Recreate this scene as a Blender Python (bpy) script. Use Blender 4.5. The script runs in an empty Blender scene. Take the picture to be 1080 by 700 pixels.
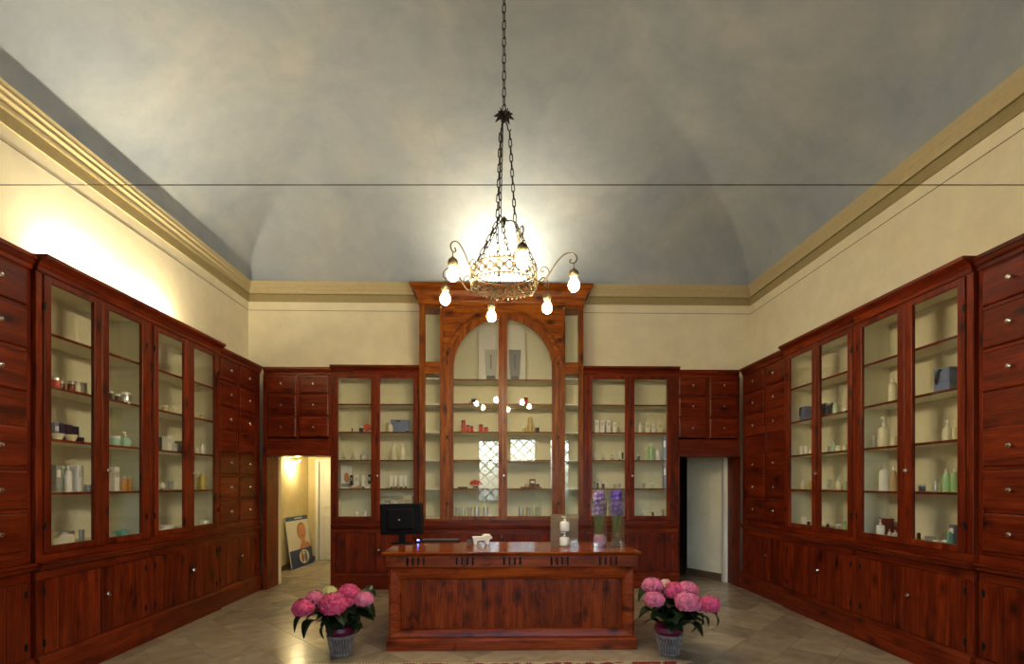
import bpy, bmesh, math, random
from mathutils import Vector, Matrix
random.seed(7)
S = bpy.context.scene
C = bpy.context.scene.collection
PI = math.pi

# ------------------------------------------------------------------ camera
F, PX, PY, EYE = 530.0, 540.0, 510.0, 1.6
YAW = math.atan(12.0 / F)
cs, sn = math.cos(YAW), math.sin(YAW)
cd = bpy.data.cameras.new('camera'); cam = bpy.data.objects.new('camera', cd); C.objects.link(cam)
cam.location = (0, 0, EYE); cam.rotation_euler = (PI / 2, 0, -YAW)
cd.sensor_width = 36; cd.lens = 36 * F / 1080; cd.shift_y = (PY - 350) / 1080
cd.clip_start = 0.02; cd.clip_end = 200
S.camera = cam

# ------------------------------------------------------------------ world, exposure, lamps
W = bpy.data.worlds.new('world'); S.world = W; W.use_nodes = True
wn = W.node_tree.nodes; wl = W.node_tree.links
bg = wn['Background']; sky = wn.new('ShaderNodeTexSky'); sky.sky_type = 'NISHITA'
sky.sun_disc = False; sky.sun_elevation = math.radians(35); sky.sun_rotation = math.radians(20)
sky.air_density = 1.0; sky.dust_density = 2.5
wl.new(sky.outputs[0], bg.inputs[0]); bg.inputs[1].default_value = 1.5
S.view_settings.view_transform = 'Standard'; S.view_settings.look = 'None'
S.view_settings.gamma = 1.0; S.view_settings.use_curve_mapping = False
S.view_settings.exposure = 1.68

BULB = 112.0            # emission of the chandelier bulbs
UP_LEFT, UP_MID = 17.0, 18.0
def area(name, loc, rot, size, power, color, portal=False):
    l = bpy.data.lights.new(name, 'AREA'); l.shape = 'RECTANGLE'; l.size, l.size_y = size
    l.energy = power; l.color = color
    if portal: l.cycles.is_portal = True
    o = bpy.data.objects.new(name, l); C.objects.link(o); o.location = loc; o.rotation_euler = rot
    return o
WARM = (1.0, 0.83, 0.52)

# ------------------------------------------------------------------ pixel helpers
def bx(px, Y):                      # room X of a pixel column on the plane Y
    u = (px - PX) / F
    return Y * (u * cs + sn) / (cs - u * sn)
def sy(px, X):                      # room Y of a pixel column on the plane X
    u = (px - PX) / F
    return X * (cs - u * sn) / (u * cs + sn)
def dep(X, Y): return X * sn + Y * cs

# ------------------------------------------------------------------ materials
MATS = {}
def nodes(name):
    m = bpy.data.materials.new(name); m.use_nodes = True; MATS[name] = m
    nt = m.node_tree; return m, nt.nodes, nt.links, nt.nodes['Principled BSDF']
def nn(N, t, **kw):
    n = N.new(t)
    for k, v in kw.items():
        if k in n.inputs: n.inputs[k].default_value = v
        else: setattr(n, k, v)
    return n
def ramp(N, stops):
    r = N.new('ShaderNodeValToRGB'); e = r.color_ramp.elements
    while len(e) < len(stops): e.new(0.5)
    for i, (p, c) in enumerate(stops):
        e[i].position = p; e[i].color = (c[0], c[1], c[2], 1)
    return r
def plain(name, col, rough=0.5, metal=0.0, var=0.06, spec=0.5, bump=0.0):
    m, N, L, b = nodes(name)
    tc = N.new('ShaderNodeTexCoord'); no = nn(N, 'ShaderNodeTexNoise', Scale=18.0, Detail=3.0)
    L.new(tc.outputs['Object'], no.inputs['Vector'])
    r = ramp(N, [(0.3, [c * (1 - var) for c in col]), (0.7, [min(1, c * (1 + var)) for c in col])])
    L.new(no.outputs['Fac'], r.inputs[0]); L.new(r.outputs[0], b.inputs['Base Color'])
    b.inputs['Roughness'].default_value = rough; b.inputs['Metallic'].default_value = metal
    b.inputs['Specular IOR Level'].default_value = spec
    if bump:
        bp = nn(N, 'ShaderNodeBump', Strength=bump, Distance=0.01); L.new(no.outputs['Fac'], bp.inputs['Height']); L.new(bp.outputs[0], b.inputs['Normal'])
    return m
def wood(name, vertical, tint=0.8, red=0.85, blot=0.5):
    m, N, L, b = nodes(name)
    tc = N.new('ShaderNodeTexCoord'); oi = N.new('ShaderNodeObjectInfo')
    mul = nn(N, 'ShaderNodeVectorMath', operation='MULTIPLY_ADD')
    mul.inputs[0].default_value = (31.7, 17.3, 23.1); L.new(oi.outputs['Random'], mul.inputs[1]); L.new(tc.outputs['Object'], mul.inputs[2])
    def mp(s):
        x = N.new('ShaderNodeMapping'); x.inputs['Scale'].default_value = s; L.new(mul.outputs[0], x.inputs[0]); return x
    a, c_ = (14, 1.3)
    g = mp((a, a, c_) if vertical else (c_, a, a))
    n1 = nn(N, 'ShaderNodeTexNoise', Scale=1.0, Detail=5.0, Roughness=0.6, Distortion=0.7); L.new(g.outputs[0], n1.inputs['Vector'])
    g2 = mp((110, 110, 3) if vertical else (3, 110, 110))
    n2 = nn(N, 'ShaderNodeTexNoise', Scale=1.0, Detail=2.0); L.new(g2.outputs[0], n2.inputs['Vector'])
    g3 = mp((7, 7, 4) if vertical else (4, 7, 7))
    wob = nn(N, 'ShaderNodeTexNoise', Scale=2.0, Detail=2.0); L.new(g3.outputs[0], wob.inputs['Vector'])
    mixv = nn(N, 'ShaderNodeMixRGB', Fac=0.12); L.new(g3.outputs[0], mixv.inputs[1]); L.new(wob.outputs['Color'], mixv.inputs[2])
    vo = nn(N, 'ShaderNodeTexVoronoi', Scale=0.8); L.new(mixv.outputs[0], vo.inputs['Vector'])
    k = ramp(N, [(0.07, (0.06, 0.05, 0.05)), (0.17, (0.6, 0.5, 0.5)), (0.30, (1, 1, 1))]); L.new(vo.outputs['Distance'], k.inputs[0])
    t = tint
    r = ramp(N, [(0.24, (0.07 * t, 0.006 * t * red, 0.0010 * t)), (0.45, (0.19 * t, 0.021 * t * red, 0.0025 * t)), (0.72, (0.34 * t, 0.055 * t * red, 0.006 * t))])
    L.new(n1.outputs['Fac'], r.inputs[0])
    f = ramp(N, [(0.3, (0.58, 0.52, 0.5)), (0.62, (1.08, 1.08, 1.08))]); L.new(n2.outputs['Fac'], f.inputs[0])
    m1 = nn(N, 'ShaderNodeMixRGB', blend_type='MULTIPLY', Fac=1.0); L.new(r.outputs[0], m1.inputs[1]); L.new(f.outputs[0], m1.inputs[2])
    m2 = nn(N, 'ShaderNodeMixRGB', blend_type='MULTIPLY', Fac=0.9); L.new(m1.outputs[0], m2.inputs[1]); L.new(k.outputs[0], m2.inputs[2])
    hv = nn(N, 'ShaderNodeMapRange'); hv.inputs['To Min'].default_value = 0.78; hv.inputs['To Max'].default_value = 1.18; L.new(oi.outputs['Random'], hv.inputs[0])
    n4 = nn(N, 'ShaderNodeTexNoise', Scale=1.6, Detail=3.0, Distortion=0.9); L.new(g3.outputs[0], n4.inputs['Vector'])
    bl = ramp(N, [(0.28, (0.25, 0.2, 0.2)), (0.40, (0.8, 0.75, 0.75)), (0.5, (1, 1, 1))]); L.new(n4.outputs['Fac'], bl.inputs[0])
    m4 = nn(N, 'ShaderNodeMixRGB', blend_type='MULTIPLY', Fac=blot); L.new(m2.outputs[0], m4.inputs[1]); L.new(bl.outputs[0], m4.inputs[2])
    m3 = nn(N, 'ShaderNodeMixRGB', blend_type='MULTIPLY', Fac=1.0); L.new(m4.outputs[0], m3.inputs[1]); L.new(hv.outputs[0], m3.inputs[2])
    L.new(m3.outputs[0], b.inputs['Base Color'])
    b.inputs['Roughness'].default_value = 0.36; b.inputs['Specular IOR Level'].default_value = 0.28
    bp = nn(N, 'ShaderNodeBump', Strength=0.12, Distance=0.004); L.new(n1.outputs['Fac'], bp.inputs['Height']); L.new(bp.outputs[0], b.inputs['Normal'])
    return m
WV = wood('cherry_wood_vertical', True); WH = wood('cherry_wood_horizontal', False)
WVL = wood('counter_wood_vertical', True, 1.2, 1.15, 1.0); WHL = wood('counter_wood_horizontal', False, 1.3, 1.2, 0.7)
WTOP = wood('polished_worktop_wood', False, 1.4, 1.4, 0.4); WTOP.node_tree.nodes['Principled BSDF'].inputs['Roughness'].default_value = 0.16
WVA = wood('arch_wood_vertical', True, 1.25, 2.0); WHA = wood('arch_wood_horizontal', False, 1.25, 2.0)  # lighter, more orange cherry: the bulbs' warm light worked into its colour

def plaster(name, c1, c2, c3, scale, rough=0.85, bump=0.06, lo=0.93):
    m, N, L, b = nodes(name)
    tc = N.new('ShaderNodeTexCoord')
    n1 = nn(N, 'ShaderNodeTexNoise', Scale=scale, Detail=7.0, Roughness=0.6, Distortion=0.5); L.new(tc.outputs['Object'], n1.inputs['Vector'])
    n2 = nn(N, 'ShaderNodeTexNoise', Scale=scale * 5, Detail=5.0, Roughness=0.65); L.new(tc.outputs['Object'], n2.inputs['Vector'])
    r = ramp(N, [(0.32, c1), (0.5, c2), (0.68, c3)]); L.new(n1.outputs['Fac'], r.inputs[0])
    f = ramp(N, [(0.3, (lo, lo, lo+0.01)), (0.65, (1.03, 1.03, 1.02))]); L.new(n2.outputs['Fac'], f.inputs[0])
    mx = nn(N, 'ShaderNodeMixRGB', blend_type='MULTIPLY', Fac=1.0); L.new(r.outputs[0], mx.inputs[1]); L.new(f.outputs[0], mx.inputs[2])
    L.new(mx.outputs[0], b.inputs['Base Color']); b.inputs['Roughness'].default_value = rough
    b.inputs['Specular IOR Level'].default_value = 0.2
    bp = nn(N, 'ShaderNodeBump', Strength=bump, Distance=0.02); L.new(n2.outputs['Fac'], bp.inputs['Height']); L.new(bp.outputs[0], b.inputs['Normal'])
    return m
VAULT = plaster('vault_plaster', (0.30, 0.355, 0.455), (0.355, 0.405, 0.485), (0.43, 0.465, 0.515), 0.9, 0.85, 0.03, 0.93)
WALL = plaster('cream_wall_plaster', (0.80, 0.735, 0.54), (0.84, 0.78, 0.60), (0.87, 0.82, 0.65), 0.8, 0.8, 0.03)
OCHRE = plaster('corridor_plaster', (0.66, 0.55, 0.30), (0.70, 0.60, 0.34), (0.74, 0.64, 0.38), 1.2, 0.7, 0.03)
COR = plain('cornice_paint', (0.52, 0.44, 0.26), 0.6, var=0.05)
CORD = plain('cornice_band_paint', (0.36, 0.29, 0.14), 0.65, var=0.06)
LINE = plain('dark_line', (0.10, 0.08, 0.05), 0.7)
CREAM = plain('cabinet_lining_paint', (0.78, 0.75, 0.56), 0.55, var=0.03)
WHITE = plain('white_paint', (0.80, 0.78, 0.72), 0.4, var=0.02)
DARK = plain('dark_passage', (0.02, 0.018, 0.015), 0.8)  # near-black wall colour stands in for the passage's unlit depth
BROWN = plain('brown_skirting', (0.14, 0.085, 0.05), 0.4)
CHROME = plain('chrome', (0.85, 0.84, 0.80), 0.12, 1.0, 0.01)
IRON = plain('black_iron', (0.022, 0.020, 0.020), 0.45, 0.6, 0.1)
BRONZE = plain('aged_brass_iron', (0.11, 0.085, 0.045), 0.5, 0.7, 0.25)
BLACKP = plain('black_plastic', (0.003, 0.003, 0.005), 0.5, 0, 0.1, 0.2)
RUBBER = plain('grey_plastic', (0.12, 0.12, 0.13), 0.4)
WPLAS = plain('white_plastic', (0.82, 0.80, 0.72), 0.3, var=0.02)
PINKPOT = plain('pink_stone', (0.62, 0.32, 0.50), 0.6, var=0.25, bump=0.6)

def marble():
    m, N, L, b = nodes('beige_marble')
    tc = N.new('ShaderNodeTexCoord'); oi = N.new('ShaderNodeObjectInfo')
    ad = nn(N, 'ShaderNodeVectorMath', operation='MULTIPLY_ADD'); ad.inputs[0].default_value = (13, 29, 7)
    L.new(oi.outputs['Random'], ad.inputs[1]); L.new(tc.outputs['Object'], ad.inputs[2])
    n1 = nn(N, 'ShaderNodeTexNoise', Scale=3.0, Detail=6.0, Distortion=1.6); L.new(ad.outputs[0], n1.inputs['Vector'])
    r = ramp(N, [(0.3, (0.36, 0.29, 0.19)), (0.55, (0.47, 0.395, 0.28)), (0.75, (0.54, 0.47, 0.35))]); L.new(n1.outputs['Fac'], r.inputs[0])
    hv = nn(N, 'ShaderNodeMapRange'); hv.inputs['To Min'].default_value = 0.68; hv.inputs['To Max'].default_value = 1.0; L.new(oi.outputs['Random'], hv.inputs[0])
    mx = nn(N, 'ShaderNodeMixRGB', blend_type='MULTIPLY', Fac=1.0); L.new(r.outputs[0], mx.inputs[1]); L.new(hv.outputs[0], mx.inputs[2])
    L.new(mx.outputs[0], b.inputs['Base Color']); b.inputs['Roughness'].default_value = 0.22; b.inputs['Specular IOR Level'].default_value = 0.45
    return m
MARBLE = marble()
GROUT = plain('grout', (0.30, 0.26, 0.20), 0.7)

def glassy(name, tint=(1, 1, 1), gloss=0.04, rough=0.0, haze=0.0, hcol=(0.7, 0.68, 0.6)):
    m, N, L, b = nodes(name); N.remove(b)
    out = N['Material Output']
    lw = nn(N, 'ShaderNodeLayerWeight', Blend=0.5)
    p = nn(N, 'ShaderNodeMath', operation='POWER'); p.inputs[1].default_value = 5.0; L.new(lw.outputs['Facing'], p.inputs[0])
    q = nn(N, 'ShaderNodeMath', operation='MULTIPLY_ADD'); q.inputs[1].default_value = 1 - gloss; q.inputs[2].default_value = gloss; L.new(p.outputs[0], q.inputs[0])
    t = N.new('ShaderNodeBsdfTransparent'); t.inputs[0].default_value = (*tint, 1)
    g = N.new('ShaderNodeBsdfGlossy'); g.inputs['Roughness'].default_value = rough
    mx = N.new('ShaderNodeMixShader'); L.new(q.outputs[0], mx.inputs[0]); L.new(t.outputs[0], mx.inputs[1]); L.new(g.outputs[0], mx.inputs[2])
    if haze:
        df = N.new('ShaderNodeBsdfDiffuse'); df.inputs[0].default_value = (*hcol, 1); m2_ = nn(N, 'ShaderNodeMixShader', Fac=haze)
        L.new(mx.outputs[0], m2_.inputs[1]); L.new(df.outputs[0], m2_.inputs[2]); L.new(m2_.outputs[0], out.inputs[0]); return m
    L.new(mx.outputs[0], out.inputs[0]); return m
GLASS = glassy('window_glass', (0.985, 0.99, 0.985), 0.045)
VGLASS = glassy('vase_glass', (0.96, 0.97, 0.96), 0.10)
FROST = glassy('frosted_glass', (0.85, 0.88, 0.86), 0.14, 0.05, 0.45, (0.85, 0.85, 0.80))
ACRYL = glassy('smoked_acrylic', (0.9, 0.84, 0.74), 0.06, 0.0, 0.38, (0.36, 0.30, 0.22))
def emit(name, col, s):
    m, N, L, b = nodes(name); b.inputs['Base Color'].default_value = (*col, 1)
    b.inputs['Emission Color'].default_value = (*col, 1); b.inputs['Emission Strength'].default_value = s
    tc = N.new('ShaderNodeTexCoord'); return m
BULBM = emit('lit_bulb', (1.0, 0.80, 0.48), BULB)
LEDM = emit('blue_led', (0.15, 0.2, 1.0), 12)
_cc = {}
def colm(col, rough=0.35, metal=0.0):
    k = (tuple(col), rough, metal)
    if k not in _cc: _cc[k] = plain('paint_%02d' % len(_cc), col, rough, metal, 0.04)
    return _cc[k]

# ------------------------------------------------------------------ mesh helpers
class MB:
    def __init__(s): s.bm = bmesh.new()
    def box(s, x0, x1, y0, y1, z0, z1, ch=0.0):
        """box; ch>0 chamfers the front (-y) face edges"""
        bm = s.bm
        if ch <= 0:
            v = [bm.verts.new(p) for p in ((x0,y0,z0),(x1,y0,z0),(x1,y1,z0),(x0,y1,z0),(x0,y0,z1),(x1,y0,z1),(x1,y1,z1),(x0,y1,z1))]
            for f in ((0,3,2,1),(4,5,6,7),(0,1,5,4),(1,2,6,5),(2,3,7,6),(3,0,4,7)): bm.faces.new([v[i] for i in f])
        else:
            c = ch; d = min(ch * 0.6, (y1 - y0) * 0.5)
            rings = [[(x0+c,y0,z0+c),(x1-c,y0,z0+c),(x1-c,y0,z1-c),(x0+c,y0,z1-c)],
                     [(x0,y0+d,z0),(x1,y0+d,z0),(x1,y0+d,z1),(x0,y0+d,z1)],
                     [(x0,y1,z0),(x1,y1,z0),(x1,y1,z1),(x0,y1,z1)]]
            R = [[bm.verts.new(p) for p in r] for r in rings]
            bm.faces.new(R[0]); bm.faces.new(R[2][::-1])
            for a, b in ((0,1),(1,2)):
                for i in range(4):
                    j = (i+1) % 4; bm.faces.new((R[a][i], R[b][i], R[b][j], R[a][j]))
        return s
    def prof(s, pts, x0, x1):
        """closed profile of (y,z) extruded along x"""
        bm = s.bm
        a = [bm.verts.new((x0, p[0], p[1])) for p in pts]; b = [bm.verts.new((x1, p[0], p[1])) for p in pts]
        n = len(pts)
        for i in range(n): bm.faces.new((a[i], a[(i+1) % n], b[(i+1) % n], b[i]))
        bm.faces.new(a[::-1]); bm.faces.new(b); return s
    def mitre(s, rings):
        """list of closed rings (each list of points) joined in order; ends open"""
        bm = s.bm; R = [[bm.verts.new(p) for p in r] for r in rings]
        for a, b in zip(R, R[1:]):
            n = len(a)
            for i in range(n): bm.faces.new((a[i], a[(i+1) % n], b[(i+1) % n], b[i]))
        return s
    def lathe(s, pr, n=12, c=(0, 0, 0), sx=1.0, syy=1.0):
        bm = s.bm; R = []
        for r, z in pr:
            if r < 1e-5: R.append([bm.verts.new((c[0], c[1], c[2] + z))])
            else: R.append([bm.verts.new((c[0] + sx*r*math.cos(2*PI*i/n), c[1] + syy*r*math.sin(2*PI*i/n), c[2] + z)) for i in range(n)])
        for a, b in zip(R, R[1:]):
            for i in range(n):
                j = (i+1) % n
                q = [a[i % len(a)], a[j % len(a)], b[j % len(b)], b[i % len(b)]]
                u = []
                for v in q:
                    if v not in u: u.append(v)
                if len(u) > 2:
                    try: bm.faces.new(u)
                    except ValueError: pass
        for r in (R[0], R[-1]):
            if len(r) > 2:
                try: bm.faces.new(r)
                except ValueError: pass
        return s
    def tube(s, pts, r, n=6, closed=False):
        bm = s.bm; P = [Vector(p) for p in pts]; m = len(P); R = []
        rr = r if isinstance(r, (list, tuple)) else [r] * m
        up = Vector((0, 0, 1)); prev = None
        for i in range(m):
            if closed: t = P[(i+1) % m] - P[i-1]
            else: t = P[min(i+1, m-1)] - P[max(i-1, 0)]
            t.normalize()
            if prev is None:
                a = t.cross(up)
                if a.length < 0.1: a = t.cross(Vector((1, 0, 0)))
            else: a = prev - t * prev.dot(t)
            a.normalize(); prev = a; b = t.cross(a)
            R.append([bm.verts.new(P[i] + (a*math.cos(2*PI*k/n) + b*math.sin(2*PI*k/n)) * rr[i]) for k in range(n)])
        pr = list(zip(R, R[1:])) + ([(R[-1], R[0])] if closed else [])
        for A, B in pr:
            for k in range(n): bm.faces.new((A[k], A[(k+1) % n], B[(k+1) % n], B[k]))
        if not closed: bm.faces.new(R[0][::-1]); bm.faces.new(R[-1])
        return s
    def poly(s, pts, y0, y1):
        """polygon in xz extruded from y0 to y1"""
        bm = s.bm
        a = [bm.verts.new((p[0], y0, p[1])) for p in pts]; b = [bm.verts.new((p[0], y1, p[1])) for p in pts]; n = len(pts)
        bm.faces.new(a); bm.faces.new(b[::-1])
        for i in range(n): bm.faces.new((a[i], b[i], b[(i+1) % n], a[(i+1) % n]))
        return s
    def strip(s, A, B, y0, y1):
        """solid band between two xz polylines A and B"""
        bm = s.bm; V = [[bm.verts.new((p[0], y, p[1])) for p in L] for L in (A, B) for y in (y0, y1)]
        a0, a1, b0, b1 = V; n = len(A)
        for i in range(n-1):
            for p, q in ((a0, b0), (b0, b1), (b1, a1), (a1, a0)): bm.faces.new((p[i], q[i], q[i+1], p[i+1]))
        bm.faces.new((a0[0], a1[0], b1[0], b0[0])); bm.faces.new((a0[-1], b0[-1], b1[-1], a1[-1])); return s
    def quad(s, *p): s.bm.faces.new([s.bm.verts.new(q) for q in p]); return s
    def xf(s, M): bmesh.ops.transform(s.bm, matrix=M, verts=s.bm.verts); return s
    def obj(s, name, mat, parent=None, loc=None, smooth=False, bevel=0.0):
        bmesh.ops.recalc_face_normals(s.bm, faces=s.bm.faces)
        me = bpy.data.meshes.new(name); s.bm.to_mesh(me); s.bm.free()
        if smooth:
            me.polygons.foreach_set('use_smooth', [True] * len(me.polygons))
            me.set_sharp_from_angle(angle=math.radians(40))
        me.materials.append(mat)
        o = bpy.data.objects.new(name, me); C.objects.link(o)
        if parent: o.parent = parent
        if loc: o.location = loc
        if bevel:
            b = o.modifiers.new('bevel', 'BEVEL'); b.width = bevel; b.segments = 1; b.limit_method = 'ANGLE'
        return o
def inst(me, name, parent, loc=(0, 0, 0), rot=(0, 0, 0), sc=(1, 1, 1)):
    o = bpy.data.objects.new(name, me); C.objects.link(o); o.parent = parent
    o.location = loc; o.rotation_euler = rot; o.scale = sc; return o
def mesh_of(mb, name, mat, smooth=False):
    o = mb.obj(name, mat, smooth=smooth); me = o.data; bpy.data.objects.remove(o); return me
def tag(o, label=None, cat=None, group=None, kind=None):
    for k, v in (('label', label), ('category', cat), ('group', group), ('kind', kind)):
        if v: o[k] = v
    return o
def empty(name, label, cat, loc=(0, 0, 0), rz=0.0, group=None):
    o = bpy.data.objects.new(name, None); C.objects.link(o); o.location = loc; o.rotation_euler = (0, 0, rz)
    o.empty_display_size = 0.1
    return tag(o, label, cat, group)
def struct(name, mb, mat, smooth=False):
    o = mb.obj(name, mat, smooth=smooth); o['kind'] = 'structure'; return o

# ------------------------------------------------------------------ room shell
XL, XR, YB, YF = -4.0, 4.055, 8.07, -1.2      # wall planes
FL, FR, FB = -3.60, 3.70, 7.67                # cabinet front planes
ZV = 4.80                                     # springing of the vault
DL0, DL1 = -3.53, -2.575                      # left doorway in the back wall
DR0, DR1 = 2.745, 3.68                        # right doorway
wl_ = struct('wall_left', MB().box(XL-0.3, XL, YF, YB, 0, ZV + 0.1), WALL)
wr_ = struct('wall_right', MB().box(XR, XR+0.3, YF, YB, 0, ZV + 0.1), WALL)
wb = MB()
wb.box(XL-0.3, DL0, YB, YB+0.1, 0, ZV+0.1).box(DL0, DL1, YB, YB+0.1, 2.05, ZV+0.1).box(DL1, DR0, YB, YB+0.1, 0, ZV+0.1)
wb.box(DR0, DR1, YB, YB+0.1, 2.05, ZV+0.1).box(DR1, XR+0.3, YB, YB+0.1, 0, ZV+0.1)
wb_ = struct('wall_back', wb, WALL)
# front wall behind the camera with leaded windows
wins = [(-0.75, 0.10, 1.0, 3.05), (0.28, 1.18, 2.30, 3.10), (1.60, 2.30, 1.1, 3.1)]
def wall_with_holes(x0, x1, z0, z1, holes, y0, y1):
    mb = MB(); xs = sorted({x0, x1, *[h[0] for h in holes], *[h[1] for h in holes]})
    for a, b in zip(xs, xs[1:]):
        hh = sorted([h for h in holes if h[0] <= a + 1e-6 and h[1] >= b - 1e-6], key=lambda h: h[2]); z = z0
        for h in hh:
            if h[2] > z: mb.box(a, b, y0, y1, z, h[2])
            z = h[3]
        mb.box(a, b, y0, y1, z, z1)
    return mb
doorhole = (0.28, 1.18, 0.0, 2.22)
struct('wall_front', wall_with_holes(XL-0.3, XR+0.3, 0, ZV+0.1, wins + [doorhole], YF-0.3, YF), WALL)
for i, (a, b, c, d) in enumerate(wins):
    w = MB().box(a, a+0.05, YF-0.2, YF-0.14, c, d).box(b-0.05, b, YF-0.2, YF-0.14, c, d).box(a+0.05, b-0.05, YF-0.2, YF-0.14, c, c+0.05).box(a+0.05, b-0.05, YF-0.2, YF-0.14, d-0.05, d)
    w = struct('window_%d' % (i+1), w, WH)
    lt = MB(); st = 0.36; k = a - (d - c)
    while k < b:
        for sgn in (1, -1):
            xa = k if sgn > 0 else k + (d - c)
            t0, t1 = 0.0, d - c
            pts = []
            for t in (t0, t1): pts.append((xa + sgn*t, c + t))
            (p0, q0), (p1, q1) = pts
            # clip to window
            lo, hi = 0.0, 1.0
            dx = p1 - p0
            ta, tb = (a - p0)/dx, (b - p0)/dx
            if ta > tb: ta, tb = tb, ta
            lo, hi = max(lo, ta), min(hi, tb)
            if hi - lo > 0.01:
                lt.tube([(p0+dx*lo, YF-0.17, q0+(q1-q0)*lo), (p0+dx*hi, YF-0.17, q0+(q1-q0)*hi)], 0.019, 4)
        k += st
    lt.obj('lattice', IRON, w)
    MB().box(a+0.05, b-0.05, YF-0.172, YF-0.168, c+0.05, d-0.05).obj('pane', GLASS, w)
    area('daylight_portal', ((a+b)/2, YF-0.31, (c+d)/2), (-PI/2 + PI, 0, 0) if False else (PI/2, 0, 0), (b-a, d-c), 1, (1, 1, 1), True).rotation_euler = (PI/2, 0, PI)
dr = struct('door_1', MB().box(0.29, 1.17, YF-0.2, YF-0.15, 0.005, 2.21), WV)
MB().box(0.38, 1.08, YF-0.148, YF-0.135, 1.15, 2.05, 0.02).obj('panel', WV, dr)
MB().box(0.38, 1.08, YF-0.148, YF-0.135, 0.15, 1.0, 0.02).obj('panel', WV, dr)
# a street ground outside so the sky is not seen below the horizon
tag(MB().box(-30, 30, -40, YF-0.32, -0.2, -0.1).obj('ground', plain('street_stone', (0.3, 0.28, 0.25), 0.8)), kind='structure')

# cornice around the room (profile: height, projection)
CP = [(4.49, 0.0), (4.49, 0.012), (4.605, 0.012), (4.61, 0.03), (4.632, 0.032), (4.64, 0.022), (4.655, 0.024), (4.69, 0.045), (4.70, 0.034), (4.715, 0.038), (4.745, 0.056), (4.752, 0.05), (4.77, 0.055), (4.80, 0.062), (4.80, 0.0)]
def ring_at(z, p):
    return [(XL+p, YF+p, z), (XR-p, YF+p, z), (XR-p, YB-p, z), (XL+p, YB-p, z)]
cor = MB().mitre([ring_at(*q) for q in CP[2:]]); cor = struct('trim_1', cor, COR)
band = MB().mitre([ring_at(*q) for q in CP[:4]]); band = struct('trim_2', band, CORD)
ln = struct('trim_3', MB().mitre([ring_at(4.352, 0.0), ring_at(4.352, 0.0035), ring_at(4.358, 0.0035), ring_at(4.358, 0.0)]), LINE)

# pavilion vault: smooth crease that dissolves towards the crown
def vz(x, y):
    a, cx = (XR - XL) / 2, (XR + XL) / 2
    s1 = a - abs(x - cx)
    t = min(YB - y, y - YF)
    q = min(s1, t); k = 0.03 + 0.015 * max(0.0, q) + 0.7 * min(1.0, max(0.0, q - 2.0) / 1.3) ** 2
    h = max(k - abs(s1 - t), 0.0) / k
    m = min(s1, t) - h * h * k * 0.25
    m = max(0.0, min(a, m))
    return ZV + 1.52 * math.sqrt(max(0.0, 1 - (1 - m / a) ** 2))
def spaced(lo, hi, n):
    # denser near the walls
    return [lo + (hi - lo) * (0.5 - 0.5 * math.cos(PI * i / n)) for i in range(n + 1)]
vb = MB(); xs = spaced(XL, XR, 150); ys = spaced(YF, YB, 150)
G = [[vb.bm.verts.new((x, y, vz(x, y))) for x in xs] for y in ys]
for j in range(150):
    for i in range(150): vb.bm.faces.new((G[j][i], G[j][i+1], G[j+1][i+1], G[j+1][i]))
ceil = struct('ceiling', vb, VAULT); ceil.data.polygons.foreach_set('use_smooth', [True]*len(ceil.data.polygons))

# floor with laid marble slabs
floor = struct('floor', MB().box(XL-0.3, XR+0.3, YF-0.3, 11.2, -0.12, -0.006), GROUT)
T = 0.40; r2 = math.sqrt(0.5)
tl = MB(); g = 0.0015; h = T/2 - g
tl.bm.faces.new([tl.bm.verts.new(p) for p in ((-h, 0, 0), (0, -h, 0), (h, 0, 0), (0, h, 0))]) if False else tl.box(-h, h, -h, h, -0.012, 0.0)
tile_me = mesh_of(tl, 'tile', MARBLE)
far_pts = []; cnt = 0
bxl, bxr, byb = -3.42, 3.50, 7.52
def clip_tile(cx, cy):
    pts = [(cx - T*r2, cy), (cx, cy - T*r2), (cx + T*r2, cy), (cx, cy + T*r2)]
    return pts
D = T * r2
nx = int(8 / D)
rest = MB()
def clip_poly(P, x0, x1, y0, y1):
    for ax, lim, sg in ((0, x0, 1), (0, x1, -1), (1, y0, 1), (1, y1, -1)):
        Q = []
        for i in range(len(P)):
            a, b = P[i-1], P[i]; da, db = sg*(a[ax]-lim), sg*(b[ax]-lim)
            if da >= 0: Q.append(a)
            if (da >= 0) != (db >= 0):
                t = da/(da-db); Q.append((a[0]+(b[0]-a[0])*t, a[1]+(b[1]-a[1])*t))
        P = Q
        if not P: return P
    return P
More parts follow.
